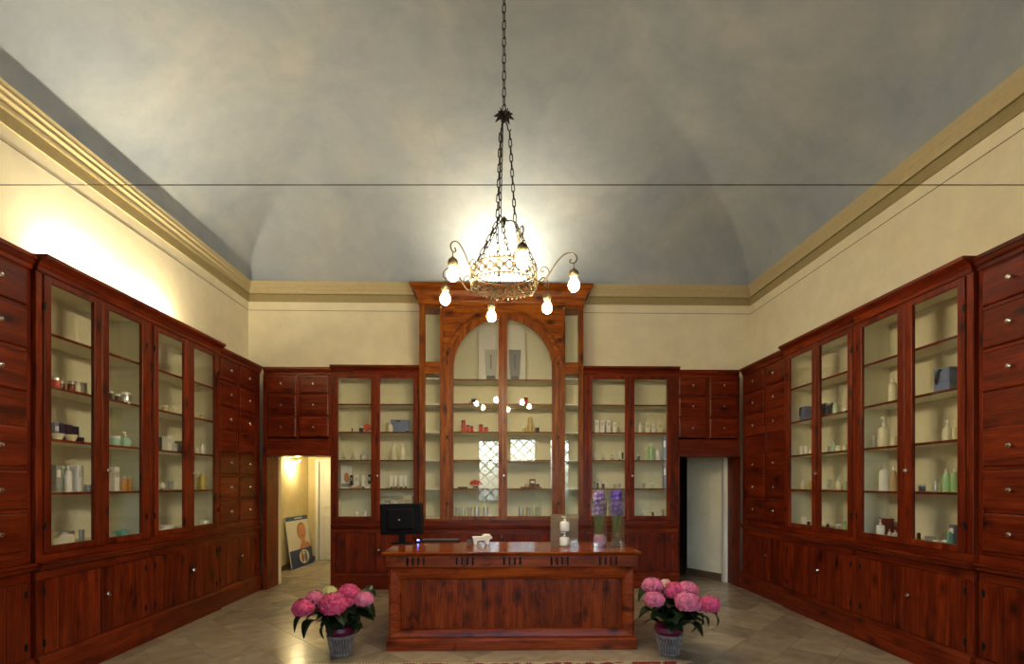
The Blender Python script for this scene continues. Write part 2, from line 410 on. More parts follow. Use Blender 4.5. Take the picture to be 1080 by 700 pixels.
for j in range(-8, 40):
    for i in range(-20, 21):
        cx = i * 2 * D / 1 * 0.5 + (0.0); cy = j * D + 0.05
        if (i + j) % 2: continue
        s_ = D - 0.002
        P = clip_poly([(cx - s_, cy), (cx, cy - s_), (cx + s_, cy), (cx, cy + s_)], bxl, bxr, YF, byb)
        if len(P) < 3: continue
        ar = abs(sum(P[k-1][0]*P[k][1]-P[k][0]*P[k-1][1] for k in range(len(P))))/2
        if ar < 0.004: continue
        if cy > 4.0:
            m_ = MB(); mx_ = sum(p[0] for p in P)/len(P); my_ = sum(p[1] for p in P)/len(P)
            if ar > 2*s_*s_ - 1e-4: inst(bpy.data.meshes['tile_full'] if 'tile_full' in bpy.data.meshes else mesh_of(MB().poly([(-s_, 0), (0, -s_), (s_, 0), (0, s_)], -0.006, 0.0).xf(Matrix(((1,0,0,0),(0,0,1,0),(0,1,0,0),(0,0,0,1)))), 'tile_full', MARBLE), 'tile', floor, (cx, cy, 0))
            else: m_.poly([(p[0]-mx_, p[1]-my_) for p in P], -0.006, 0.0).xf(Matrix(((1,0,0,0),(0,0,1,0),(0,1,0,0),(0,0,0,1)))).obj('tile', MARBLE, floor, (mx_, my_, 0))
            cnt += 1
        else:
            rest.poly([(p[0], p[1]) for p in P], -0.006, 0.0)
rest.xf(Matrix(((1,0,0,0),(0,0,1,0),(0,1,0,0),(0,0,0,1))))
ro = rest.obj('tile', MARBLE, floor); ro['kind'] = 'stuff'
# border strip
yy = 4.0
while yy < byb:
    y1 = min(yy + 0.62, byb)
    for a, b in ((XL, bxl-0.003), (bxr+0.003, XR)):
        MB().box(a, b, -(y1-yy)/2+0.0015, (y1-yy)/2-0.0015, -0.006, 0).obj('tile', MARBLE, floor, (0, (yy+y1)/2, 0))
    yy = y1
MB().box(XL, bxl-0.003, YF, 3.997, -0.006, 0).box(bxr+0.003, XR, YF, 3.997, -0.006, 0).obj('tile', MARBLE, floor)['kind'] = 'stuff'
xx = XL
while xx < XR:
    x1 = min(xx+0.6, XR)
    MB().box(-(x1-xx)/2+0.0015, (x1-xx)/2-0.0015, byb+0.003, YB+0.1, -0.006, 0).obj('tile', MARBLE, floor, ((xx+x1)/2, 0, 0)); xx = x1
for ax, cx0, cx1, n in ((-4.02, -4.02, -2.3, 3), (2.3, 2.3, 4.2, 3)):
    w_ = (cx1-cx0)/n
    for i in range(n):
        for j in range(6):
            MB().box(-w_/2+0.002, w_/2-0.002, -0.27, 0.27, -0.006, 0).obj('tile', MARBLE, floor, (cx0+w_*(i+0.5), YB+0.1+0.275+j*0.545, 0))

# passages behind the two doorways
CX = -4.02
p1 = MB().box(CX-0.2, CX, YB+0.1, 10.9, 0, 2.75)
struct('wall_corridor_right', MB().box(-2.35, -2.15, YB+0.1, 10.9, 0, 2.75), OCHRE)
struct('wall_corridor_left', p1, OCHRE)
struct('wall_corridor_end', MB().box(CX, -3.86, 10.6, 10.8, 0, 2.75).box(-3.0, -2.35, 10.6, 10.8, 0, 2.75).box(-3.86, -3.0, 10.6, 10.8, 2.12, 2.75).box(CX, -2.35, 10.8, 10.85, 0, 2.75), OCHRE)
struct('ceiling_corridor', MB().box(CX-0.2, -2.15, YB+0.1, 10.9, 2.75, 2.9), WHITE)
struct('baseboard_corridor', MB().box(CX, CX+0.015, YB+0.1, 10.6, 0, 0.09).box(CX+0.015, -3.87, 10.585, 10.6, 0, 0.09), BROWN)
struct('trim_4', MB().box(-3.86, -3.80, 10.56, 10.62, 0, 2.06).box(-3.06, -3.0, 10.56, 10.62, 0, 2.06).box(-3.86, -3.0, 10.56, 10.62, 2.06, 2.12), WHITE)
d2 = struct('door_2', MB().box(-3.795, -3.065, 10.63, 10.67, 0.005, 2.055), WHITE)
MB().box(-3.72, -3.14, 10.615, 10.629, 1.1, 1.95, 0.02).obj('panel', WHITE, d2)
MB().box(-3.72, -3.14, 10.615, 10.629, 0.15, 0.95, 0.02).obj('panel', WHITE, d2)
# right passage: an oblique wall
p0, p1_ = Vector((3.66, YB+0.105)), Vector((3.29, 8.80))
def oblique(a, b, th, z0, z1):
    d = (b - a).normalized(); n = Vector((-d.y, d.x)) * -th
    q = [a, b, b + n, a + n]; mb = MB()
    mb.poly([(p.x, p.y) for p in q], z0, z1).xf(Matrix(((1,0,0,0),(0,0,1,0),(0,1,0,0),(0,0,0,1)))); return mb
struct('wall_passage', oblique(p0, p1_, 0.12, 0, 2.6), WALL)
nrm = Vector((-(p1_-p0).y, (p1_-p0).x)).normalized()
struct('baseboard_passage', oblique(p0 + nrm*0.016, p1_ + nrm*0.016, 0.015, 0, 0.12), BROWN)
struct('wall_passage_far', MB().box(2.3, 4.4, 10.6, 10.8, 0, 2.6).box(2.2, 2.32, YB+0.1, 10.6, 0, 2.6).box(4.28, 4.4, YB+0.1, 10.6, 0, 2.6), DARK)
struct('ceiling_passage', MB().box(2.2, 4.4, YB+0.1, 10.8, 2.6, 2.75), WHITE)
struct('trim_5', MB().box(DR1-0.055, DR1, YB+0.02, YB+0.1, 0, 2.05), WHITE)

# ------------------------------------------------------------------ knob, hinge meshes (front is -y)
kb = MB().lathe([(0, 0), (0.008, 0), (0.006, 0.010), (0.016, 0.018), (0.020, 0.028), (0.015, 0.037), (0, 0.041)], 10).xf(Matrix.Rotation(PI/2, 4, 'X'))
KNOB = mesh_of(kb, 'knob', CHROME, True)
hb = MB().tube([(0, -0.006, -0.03), (0, -0.006, 0.03)], 0.006, 6); hb.box(-0.014, 0.014, -0.003, 0.0, -0.022, 0.022)
HINGE = mesh_of(hb, 'hinge', IRON)
sb = MB().lathe([(0, 0), (0.014, 0), (0.012, 0.003), (0, 0.004)], 10).xf(Matrix.Rotation(PI/2, 4, 'X'))
def knob(parent, x, y, z): return inst(KNOB, 'knob', parent, (x, y, z))
def hinge(parent, x, y, z): return inst(HINGE, 'hinge', parent, (x, y, z))
_dm = {}
def drawer(parent, x0, x1, z0, z1, y=-0.012):
    w, hh = round(x1-x0, 3), round(z1-z0, 3)
    if (w, hh) not in _dm:
        mb = MB().box(-w/2, w/2, 0, 0.32, -hh/2, hh/2, 0.012)
        _dm[(w, hh)] = mesh_of(mb, 'drawer', WH)
    d = inst(_dm[(w, hh)], 'drawer', parent, ((x0+x1)/2, y, (z0+z1)/2))
    knob(d, 0, 0, 0); return d
def cornice(parent, x0, x1, zt, proj, yb=0.40, drop=0.125):
    p = [(0.0, zt-drop), (-0.012, zt-drop), (-0.014, zt-drop+0.03), (-0.03, zt-0.06), (-proj+0.012, zt-0.03), (-proj, zt-0.028), (-proj, zt), (yb, zt), (yb, zt-0.03), (0.0, zt-0.03)]
    return MB().prof(p, x0, x1).obj('cornice', WH, parent)
def lower(u, x0, x1, doors, plz=0.25, kn='inner', fr=0.0):
    """ledge, lower rails, plank doors, plinth"""
    MB().prof([(-0.05, 0.985), (-0.05, 0.965), (-0.035, 0.95), (-0.03, 0.93), (-0.012, 0.915), (0.0, 0.915), (0.0, 0.985)], x0, x1).obj('ledge', WH, u)
    MB().box(x0, x1, 0, 0.03, 0.985, 1.045).obj('rail', WH, u, bevel=0.003)
    MB().box(x0, x1, 0, 0.03, 0.845, 0.915).obj('rail', WH, u, bevel=0.003)
    MB().prof([(0.39, 0), (-0.03, 0), (-0.03, plz-0.035), (-0.022, plz-0.02), (-0.012, plz), (0.39, plz)], x0, x1).obj('plinth', WH, u)
    xs_ = [x0] + [v for d in doors for v in d] + [x1]
    for i in range(0, len(xs_), 2):
        if xs_[i+1] - xs_[i] > 0.004: MB().box(xs_[i], xs_[i+1], 0, 0.03, plz, 0.845).obj('stile', WV, u, bevel=0.003)
    MB().box(x0, x0+0.018, 0.03, 0.39, plz, 0.985).box(x1-0.018, x1, 0.03, 0.39, plz, 0.985).box(x0+0.018, x1-0.018, 0.03, 0.39, 0.95, 0.985).obj('carcass', WH, u)
    nd = len(doors)
    for i, (a, b) in enumerate(doors):
        cxx = (a+b)/2; zc = (plz+0.845)/2; hh = (0.845-plz)/2 - 0.004; w = (b-a)/2 - 0.003
        d = MB().box(-w, w, 0.012, 0.03, -hh, hh).obj('cupboard_door', WV, u, (cxx, 0, zc))
        n = max(3, round(2*w/0.14)); pw = 2*w/n
        for k in range(n):
            MB().box(-pw/2+0.0015, pw/2-0.0015, 0.0, 0.0115, -hh, hh, 0.003).obj('plank', WV, d, (-w+pw*(k+0.5), -0.002, 0))
        left_half = (i % 2 == 0)
        if kn == 'inner' and nd > 1: kx = (w-0.05) if left_half else (-w+0.05)
        elif kn == 'right': kx = None if left_half else -w+0.05
        else: kx = w-0.05 if nd == 1 else None
        if kx is not None: knob(d, kx, -0.003, 0.05)
        hx = -w+0.004 if left_half else w-0.004
        hinge(d, hx, -0.003, hh-0.09); hinge(d, hx, -0.003, -hh+0.09)

SH = [1.085, 1.53, 1.965, 2.392, 2.818]      # shelf tops
def glass_door(u, a, b, z0, z1, pa, pb, pz0, pz1, hinge_left, knobz=1.72, has_knob=True):
    cx_, cz = (a+b)/2, (z0+z1)/2
    m = MB().box(a-cx_, pa-cx_, -0.012, 0.02, z0-cz, z1-cz, 0.004).box(pb-cx_, b-cx_, -0.012, 0.02, z0-cz, z1-cz, 0.004)
    m.box(pa-cx_, pb-cx_, -0.010, 0.018, z0-cz, pz0-cz, 0.004).box(pa-cx_, pb-cx_, -0.010, 0.018, pz1-cz, z1-cz, 0.004)
    d = m.obj('glass_door', WV, u, (cx_, 0, cz))
    MB().box(pa-cx_, pb-cx_, 0.004, 0.008, pz0-cz, pz1-cz).obj('glass_pane', GLASS, d)
    if has_knob: knob(d, (pb+b)/2-cx_ if hinge_left else (a+pa)/2-cx_, -0.012, knobz-cz)
    hx = a-cx_+0.003 if hinge_left else b-cx_-0.003
    for zz in (z1-cz-0.25, z0-cz+0.22): hinge(d, hx, -0.013, zz)
    return d
def display(name, label, loc, rz, Wd, panes, d_=0.39, proj=0.085, zt=3.385, knobs=(False, True)):
    u = empty(name, label, 'cabinet', loc, rz)
    z0, z1, pz0, pz1 = 1.048, 3.248, 1.105, 3.20
    (a0, a1), (b0, b1) = panes; mid = (a1+b0)/2
    da, db = a0-0.065, b1+0.065
    cornice(u, 0, Wd, zt, proj, d_)
    MB().box(0, da-0.002, 0, 0.03, 1.045, 3.25).obj('stile', WV, u, bevel=0.003)
    MB().box(db+0.002, Wd, 0, 0.03, 1.045, 3.25).obj('stile', WV, u, bevel=0.003)
    MB().box(0, Wd, 0, 0.03, 3.25, zt-0.05).obj('rail', WH, u)
    MB().box(0, 0.016, 0.03, d_, 0.99, 3.33).obj('side_panel', WV, u)
    MB().box(Wd-0.016, Wd, 0.03, d_, 0.99, 3.33).obj('side_panel', WV, u)
    MB().box(0.017, 0.03, 0.03, d_-0.02, 1.085, 3.25).box(Wd-0.03, Wd-0.017, 0.03, d_-0.02, 1.085, 3.25).obj('lining', CREAM, u)
    MB().box(0.017, Wd-0.017, d_-0.018, d_, 1.05, 3.25).obj('back_panel', CREAM, u)
    MB().box(0.017, Wd-0.017, 0.032, d_-0.02, 1.065, 1.085).obj('floor_board', CREAM, u)
    MB().box(0.017, Wd-0.017, 0.032, d_-0.02, 3.252, 3.27).obj('top_board', CREAM, u)
    for h_ in SH[1:]:
        s_ = MB().box(0.031, Wd-0.031, 0.042, d_-0.02, h_-0.02, h_).obj('shelf', CREAM, u)
        MB().box(0.031, Wd-0.031, 0.034, 0.0415, h_-0.022, h_+0.0).obj('edge_band', WH, s_)
    glass_door(u, da, mid-0.002, z0, z1, a0, a1, pz0, pz1, True, has_knob=knobs[0])
    glass_door(u, mid+0.002, db, z0, z1, b0, b1, pz0, pz1, False, has_knob=knobs[1])
    lower(u, 0, Wd, [(0.06, mid-0.0), (mid+0.0, Wd-0.06)], kn='right')
    return u
RU = [(2.965, 3.25), (2.635, 2.94), (2.305, 2.61)]
RLo = [(1.73, 2.035), (1.405, 1.705), (1.08, 1.38)]
def drawers(name, label, loc, rz, Wd, cols, full=True, d_=0.39, zt=3.365):
    u = empty(name, label, 'cabinet', loc, rz)
    cornice(u, 0 if full or loc[0] > 0 else 0.018, Wd if full or loc[0] < 0 else Wd-0.018, zt, 0.05, d_, 0.105)
    xs_ = [0] + [v for c in cols for v in c] + [Wd]
    zb = 1.045 if full else 2.025
    for i in range(0, len(xs_), 2):
        MB().box(xs_[i], xs_[i+1], 0, 0.03, 2.29 if not full and 0 < i < len(xs_)-2 else zb, 3.262).obj('stile', WV, u, bevel=0.003)
    rows = RU + (RLo if full else [])
    for (a, b) in cols:
        zz = sorted(rows); e = [zb] + [v for r_ in zz for v in r_] + [3.262]
        for i in range(0, len(e), 2):
            if e[i+1]-e[i] > 0.004 and not (not full and i == 0): MB().box(a, b, 0.004, 0.03, e[i]+0.0005, e[i+1]-0.0005).obj('rail', WH, u)
        for (z0, z1) in rows: drawer(u, a+0.004, b-0.004, z0+0.004, z1-0.004)
    if not full:
        MB().box(cols[0][0], cols[-1][1], -0.004, 0.03, 2.025, 2.285).obj('lintel_board', WH, u, bevel=0.004)
        MB().box(0.0, Wd, 0.03, d_, 2.025, 2.05).obj('underside', WH, u)
    MB().box(0, 0.018, 0.03, d_, 1.0 if full else 2.05, 3.33).box(Wd-0.018, Wd, 0.03, d_, 1.0 if full else 2.05, 3.33).box(0.018, Wd-0.018, d_-0.012, d_, 1.0 if full else 2.05, 3.33).obj('carcass', WV, u)
    if full:
        mid = (cols[0][1]+cols[1][0])/2
        lower(u, 0, Wd, [(cols[0][0], mid), (mid, cols[1][1])], kn='right')
    return u

# --- left wall units (local x -> world +Y, local y -> world -X)
def yl(px): return sy(px, FL)
def yr(px): return sy(px, FR)
L0 = yl(38); L1 = yl(158.5); L2 = yl(231.5); 
def panesL(l, r, o): return [(yl(l[0])-o, yl(l[1])-o), (yl(r[0])-o, yl(r[1])-o)]
LPA = panesL((53, 98.5), (114, 149), L0); LPB = panesL((166.3, 193.8), (204, 226), L1)
display('display_cabinet', 'tall cherry display cabinet on the left wall nearest the camera, full of pots and boxes', (FL, L0, 0), PI/2, L1-L0-0.003, LPA)
display('display_cabinet', 'tall cherry display cabinet on the left wall, farther pair of glass doors', (FL, L1, 0), PI/2, L2-L1-0.003, LPB)
c_ = [(yl(233.7)-L2+0.01, yl(253)-L2), (yl(255)-L2, yl(271.5)-L2)]
cornerL = FB - 0.10
drawers('drawer_cabinet', 'cherry drawer cabinet in the far left corner beside the lit doorway', (FL-0.035, L2, 0), PI/2, FB-L2-0.003, [(c_[0][0], c_[0][1]), (c_[1][0], c_[1][1])], d_=0.355)
wN = 1.04
drawers('drawer_cabinet', 'cherry cabinet of large drawers cut off by the left photo edge', (FL-0.035, L0-wN-0.003, 0), PI/2, wN, [(0.035, 0.50), (0.53, wN-0.035)], d_=0.355)
# --- right wall units (local x -> world -Y, local y -> world +X), origin at the far end
R0 = yr(1027); R1 = yr(902.5); R2 = yr(827.5)
def panesR(l, r, o): return [(o-yr(l[0]), o-yr(l[1])), (o-yr(r[0]), o-yr(r[1]))]
RPA = panesR((909.5, 947.5), (962.9, 1010.9), R1); RPB = panesR((832.9, 856.9), (864.9, 894.6), R2)
display('display_cabinet', 'tall cherry display cabinet on the right wall nearest the camera, green bottles low inside', (FR, R1, 0), -PI/2, R1-R0-0.003, RPA, d_=0.35)
display('display_cabinet', 'tall cherry display cabinet on the right wall, farther pair of glass doors', (FR, R2, 0), -PI/2, R2-R1-0.003, RPB, d_=0.35)
e = FB-0.003
drawers('drawer_cabinet', 'cherry drawer cabinet in the far right corner beside the dark doorway', (FR+0.035, e, 0), -PI/2, e-R2-0.003, [(0.10, e-yr(803.8)), (e-yr(805.5), e-R2-0.035)], d_=0.315)
drawers('drawer_cabinet', 'cherry cabinet of large drawers cut off by the right photo edge', (FR+0.035, R0-0.003, 0), -PI/2, wN, [(0.035, 0.50), (0.53, wN-0.035)], d_=0.315)
# --- back wall units
B0 = FL; B1 = bx(349.5, FB); B2 = bx(443.0, FB); B3 = bx(614.5, FB); B4 = bx(715.8, FB); B5 = FR
def pb(l, r, o): return [(bx(l[0], FB)-o, bx(l[1], FB)-o), (bx(r[0], FB)-o, bx(r[1], FB)-o)]
drawers('over_door_cabinet', 'six small cherry drawers above the lit left doorway', (B0+0.003, FB+0.02, 0), 0, B1-B0-0.006, [(bx(281, FB)-B0, bx(311.7, FB)-B0), (bx(315, FB)-B0, bx(346, FB)-B0)], full=False, d_=0.375, zt=3.36)
display('display_cabinet', 'cherry display cabinet on the back wall between left doorway and arched cabinet', (B1, FB, 0), 0, B2-B1-0.003, pb((356.6, 391.4), (400.7, 436.2), B1), knobs=(False, True))
display('display_cabinet', 'cherry display cabinet on the back wall between arched cabinet and right doorway', (B3+0.003, FB, 0), 0, B4-B3-0.006, pb((624.1, 659), (668.7, 702.9), B3), knobs=(False, True))
drawers('over_door_cabinet', 'six small cherry drawers above the dark right doorway', (B4, FB+0.02, 0), 0, B5-B4-0.003, [(0.01, bx(745, FB)-B4), (bx(749, FB)-B4, bx(778.5, FB)-B4)], full=False, d_=0.375, zt=3.35)
# door jamb linings of wood beside the doorways
jm = empty('door_jamb', 'cherry jamb lining of the lit left doorway', 'door jamb', (0, FB, 0))
MB().box(FL+0.003, DL0, 0.0, 0.395, 0.0, 2.02).obj('jamb_panel', WV, jm)
MB().box(DL1, B1-0.003, 0.0, 0.395, 0.0, 2.02).obj('jamb_panel', WV, jm)
jm = empty('door_jamb', 'cherry jamb lining of the dark right doorway', 'door jamb', (0, FB, 0))
MB().box(DR1, FR-0.003, 0.0, 0.395, 0.0, 2.02).obj('jamb_panel', WV, jm)
MB().box(B4+0.001, DR0+0.006, 0.0, 0.395, 0.0, 2.02).obj('jamb_panel', WV, jm)

# --- central arched cabinet
YC = 7.60
def cxp(px): return bx(px, YC)
u = empty('arched_cabinet', 'tall central cherry cabinet with round-arched glass doors and wide cornice', 'cabinet', (0, YC, 0))
CL, CR = B2 + 0.0, B3
cc = cxp(530.3); RG = 0.745; RO = 0.90; ZS = 3.345; dC = 0.46
nL = (cxp(448.5), cxp(464)); nR = (cxp(596), cxp(610.2))
oL, oR = cc-RO, cc+RO
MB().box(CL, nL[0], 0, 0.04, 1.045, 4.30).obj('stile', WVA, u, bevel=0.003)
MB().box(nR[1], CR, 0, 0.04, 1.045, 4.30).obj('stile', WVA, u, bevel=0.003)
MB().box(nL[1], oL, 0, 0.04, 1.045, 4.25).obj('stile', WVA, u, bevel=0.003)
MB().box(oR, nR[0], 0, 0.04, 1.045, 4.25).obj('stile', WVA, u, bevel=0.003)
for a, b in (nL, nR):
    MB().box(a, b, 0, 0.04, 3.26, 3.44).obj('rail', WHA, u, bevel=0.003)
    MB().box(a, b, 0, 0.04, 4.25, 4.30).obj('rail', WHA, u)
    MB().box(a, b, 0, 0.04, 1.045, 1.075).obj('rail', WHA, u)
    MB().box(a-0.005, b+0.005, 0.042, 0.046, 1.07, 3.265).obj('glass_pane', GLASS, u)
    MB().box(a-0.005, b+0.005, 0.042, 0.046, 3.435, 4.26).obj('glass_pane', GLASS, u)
# spandrel
N_ = 24
arc = lambda r, a0=0.0, a1=PI, n=N_: [(cc + r*math.cos(a0+(a1-a0)*i/n), ZS + r*math.sin(a0+(a1-a0)*i/n)) for i in range(n+1)]
inn = arc(RO); outp = []
for (x, z) in inn:
    dx, dz = x-cc, z-ZS
    k = min(RO/abs(dx) if abs(dx) > 1e-6 else 9, (4.32-ZS)/dz if dz > 1e-6 else 9)
    outp.append((cc+dx*k, ZS+dz*k))
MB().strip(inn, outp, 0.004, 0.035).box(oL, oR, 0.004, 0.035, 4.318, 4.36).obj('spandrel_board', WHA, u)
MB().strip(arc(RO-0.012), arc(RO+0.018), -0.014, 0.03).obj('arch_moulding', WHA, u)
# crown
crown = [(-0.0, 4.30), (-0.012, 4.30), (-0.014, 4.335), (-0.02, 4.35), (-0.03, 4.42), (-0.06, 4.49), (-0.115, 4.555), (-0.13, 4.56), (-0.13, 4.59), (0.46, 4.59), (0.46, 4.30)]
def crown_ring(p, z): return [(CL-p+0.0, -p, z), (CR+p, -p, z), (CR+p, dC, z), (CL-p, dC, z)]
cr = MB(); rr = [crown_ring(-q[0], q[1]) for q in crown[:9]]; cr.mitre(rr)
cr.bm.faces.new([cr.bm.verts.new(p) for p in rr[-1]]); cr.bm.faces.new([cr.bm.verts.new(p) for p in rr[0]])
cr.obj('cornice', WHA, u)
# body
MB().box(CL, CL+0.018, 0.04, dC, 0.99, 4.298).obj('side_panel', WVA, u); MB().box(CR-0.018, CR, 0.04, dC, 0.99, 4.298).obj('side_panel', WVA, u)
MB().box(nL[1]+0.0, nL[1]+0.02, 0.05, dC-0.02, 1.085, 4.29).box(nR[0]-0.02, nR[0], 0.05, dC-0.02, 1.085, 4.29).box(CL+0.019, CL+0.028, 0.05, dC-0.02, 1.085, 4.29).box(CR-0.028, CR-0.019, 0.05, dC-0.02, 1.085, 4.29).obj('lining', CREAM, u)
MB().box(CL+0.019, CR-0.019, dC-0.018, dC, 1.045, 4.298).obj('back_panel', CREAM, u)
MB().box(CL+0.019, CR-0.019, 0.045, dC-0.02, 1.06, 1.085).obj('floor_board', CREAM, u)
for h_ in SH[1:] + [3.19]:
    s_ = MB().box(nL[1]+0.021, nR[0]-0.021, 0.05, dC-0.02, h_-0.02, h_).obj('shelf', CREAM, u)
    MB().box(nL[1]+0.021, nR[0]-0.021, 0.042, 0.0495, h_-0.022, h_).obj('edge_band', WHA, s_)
for (a, b) in ((CL+0.03, nL[1]-0.001), (nR[0]+0.001, CR-0.03)):
    for h_ in SH[1:] + [3.21]:
        MB().box(a, b, 0.06, dC-0.02, h_-0.02, h_).obj('niche_shelf', WHITE, u)
# arched doors
mx0, mx1 = cxp(525.8), cxp(534.8)
for sgn in (-1, 1):
    RD = 0.835
    a0, a1 = (PI/2, PI) if sgn < 0 else (0, PI/2)
    A = [p for p in arc(RG, a0, a1, 16)]; B = [p for p in arc(RD, a0, a1, 16)]
    # move the frame into a local space whose origin is the door's own base
    m = MB().strip(A, B, -0.008, 0.02)
    if sgn < 0:
        m.box(cc-RD, cc-RG, -0.008, 0.02, 1.05, ZS); m.box(mx0, (mx0+mx1)/2-0.001, -0.012, 0.022, 1.05, ZS+RG+0.02); m.box(cc-RG, mx0, -0.008, 0.02, 1.05, 1.11)
        pane = [(cc-RG, 1.11)] + [(mx0, 1.11), (mx0, ZS+math.sqrt(RG**2-(mx0-cc)**2))] + [p for p in arc(RG, PI/2+0.1, PI, 16)]
    else:
        m.box(cc+RG, cc+RD, -0.008, 0.02, 1.05, ZS); m.box((mx0+mx1)/2+0.001, mx1, -0.012, 0.022, 1.05, ZS+RG+0.02); m.box(mx1, cc+RG, -0.008, 0.02, 1.05, 1.11)
        pane = [(mx1, 1.11), (cc+RG, 1.11)] + [p for p in arc(RG, 0, PI/2-0.1, 16)] + [(mx1, ZS+math.sqrt(RG**2-(mx1-cc)**2))]
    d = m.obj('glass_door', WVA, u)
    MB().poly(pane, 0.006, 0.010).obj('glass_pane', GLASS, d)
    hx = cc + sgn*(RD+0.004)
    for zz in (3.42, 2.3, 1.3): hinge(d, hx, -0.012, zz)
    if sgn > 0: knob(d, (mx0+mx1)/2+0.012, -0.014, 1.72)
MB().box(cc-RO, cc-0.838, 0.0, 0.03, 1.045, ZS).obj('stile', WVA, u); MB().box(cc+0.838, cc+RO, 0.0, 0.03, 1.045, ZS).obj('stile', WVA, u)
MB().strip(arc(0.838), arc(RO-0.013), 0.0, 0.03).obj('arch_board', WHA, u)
w4 = (CR-CL-0.20)/4
lower(u, CL, CR, [(CL+0.08, CL+0.08+w4), (CL+0.08+w4, CL+0.1+2*w4-0.01), (CL+0.11+2*w4, CL+0.12+3*w4), (CL+0.12+3*w4, CR-0.08)], kn='right')

# ------------------------------------------------------------------ counter
KF, KH = 4.84, 0.95
kx0, kx1 = bx(407.5, KF), bx(671.5, KF); kd = 0.72
k = empty('shop_counter', 'long cherry wood shop counter with framed front panel in mid-room', 'counter', ((kx0+kx1)/2, KF, 0))
hw = (kx1-kx0)/2
t = MB(); 
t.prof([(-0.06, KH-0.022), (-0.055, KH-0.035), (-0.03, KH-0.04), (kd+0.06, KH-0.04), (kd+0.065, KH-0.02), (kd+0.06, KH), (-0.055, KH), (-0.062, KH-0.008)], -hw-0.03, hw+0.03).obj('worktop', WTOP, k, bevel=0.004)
# frieze with slots cut as recessed dark gaps: bars between
fz0, fz1 = 0.80, 0.905
grp = [(-hw + 2*hw*f) for f in (0.115, 0.31, 0.50, 0.69, 0.885)]
fr = MB(); xprev = -hw+0.0
slots = []
for g_ in grp:
    for q in range(4): slots.append(g_ + (q-1.5)*0.052)
fr.box(-hw, hw, 0.0, 0.04, fz0, fz0+0.014).box(-hw, hw, 0.0, 0.04, fz1-0.012, fz1)
for sx_ in slots:
    fr.box(xprev, sx_-0.011, 0.0, 0.04, fz0+0.0145, fz1-0.0125); xprev = sx_+0.011
fr.box(xprev, hw, 0.0, 0.04, fz0+0.0145, fz1-0.0125)
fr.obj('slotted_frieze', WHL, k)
MB().box(-hw+0.002, hw-0.002, 0.042, 0.06, fz0, fz1).obj('frieze_backing', BLACKP, k)
bw = hw - 0.022
# mitred frame sloping in to the panel
x1_, z0_, z1_ = bw-0.115, 0.20, 0.675
ring = lambda x, za, zb, y: [(-x, y, za), (x, y, za), (x, y, zb), (-x, y, zb)]
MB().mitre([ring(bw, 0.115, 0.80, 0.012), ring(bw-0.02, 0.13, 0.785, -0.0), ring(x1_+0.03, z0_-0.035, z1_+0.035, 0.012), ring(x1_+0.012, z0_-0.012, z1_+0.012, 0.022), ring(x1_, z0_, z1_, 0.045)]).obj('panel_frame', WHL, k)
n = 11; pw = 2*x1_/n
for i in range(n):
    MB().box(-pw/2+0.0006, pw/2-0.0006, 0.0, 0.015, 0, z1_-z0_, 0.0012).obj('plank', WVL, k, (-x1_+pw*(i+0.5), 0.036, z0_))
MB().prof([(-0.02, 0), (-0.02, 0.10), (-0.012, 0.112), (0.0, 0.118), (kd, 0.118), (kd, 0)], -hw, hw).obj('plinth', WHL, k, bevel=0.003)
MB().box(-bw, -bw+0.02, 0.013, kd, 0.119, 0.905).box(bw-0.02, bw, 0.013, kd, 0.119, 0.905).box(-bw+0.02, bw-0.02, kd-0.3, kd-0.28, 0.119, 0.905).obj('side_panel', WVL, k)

# ------------------------------------------------------------------ things on the counter
def cpos(px, py, z=KH):           # point on the counter top seen at this pixel
    d = (EYE - z) * F / (py - PY); u_ = (px-PX)/F
    return (u_*d*cs + d*sn, d*cs - u_*d*sn)
x, y = cpos(424, 573.2)
m = empty('computer_monitor', 'black computer monitor seen from behind on the left end of the counter', 'monitor', (x, y, KH), math.radians(-5))
MB().lathe([(0, 0), (0.125, 0), (0.125, 0.008), (0.11, 0.014), (0, 0.018)], 28, syy=0.75).obj('base', BLACKP, m, smooth=True)
MB().box(-0.035, 0.035, -0.015, 0.015, 0.015, 0.24).obj('stand', BLACKP, m, bevel=0.004)
scr = MB().box(-0.235, 0.235, -0.012, 0.03, 0.10, 0.435, 0.012).box(-0.15, 0.15, -0.035, -0.012, 0.15, 0.38, 0.015).xf(Matrix.Rotation(math.radians(-1.5), 4, 'Y')).obj('housing', BLACKP, m, bevel=0.004)
MB().box(-0.225, 0.225, 0.0305, 0.033, 0.115, 0.42).xf(Matrix.Rotation(math.radians(-1.5), 4, 'Y')).obj('screen', plain('dark_screen', (0.02, 0.02, 0.03), 0.15), m)
MB().lathe([(0, 0), (0.012, 0), (0.010, 0.004), (0, 0.005)], 12).xf(Matrix.Translation((-0.02, -0.036, 0.26)) @ Matrix.Rotation(PI/2, 4, 'X')).obj('badge', CHROME, m)
MB().tube([(0.01, -0.037, 0.17), (0.03, -0.045, 0.12), (0.0, -0.04, 0.06), (0.02, -0.03, 0.012)], 0.004, 6).obj('cable', BLACKP, m, smooth=True)
x, y = cpos(465, 570.5)
kbd = empty('keyboard', 'flat black keyboard lying beside the monitor', 'keyboard', (x, y, KH), math.radians(1))
MB().box(-0.215, 0.215, -0.07, 0.07, 0, 0.018).obj('case', BLACKP, kbd, bevel=0.004)
ks = MB()
for i in range(15):
    for j in range(5): ks.box(-0.2+i*0.027, -0.2+i*0.027+0.022, -0.058+j*0.024, -0.058+j*0.024+0.02, 0.018, 0.024)
ks.obj('keys', RUBBER, kbd)['kind'] = 'stuff'
x, y = cpos(441.5, 571.5)
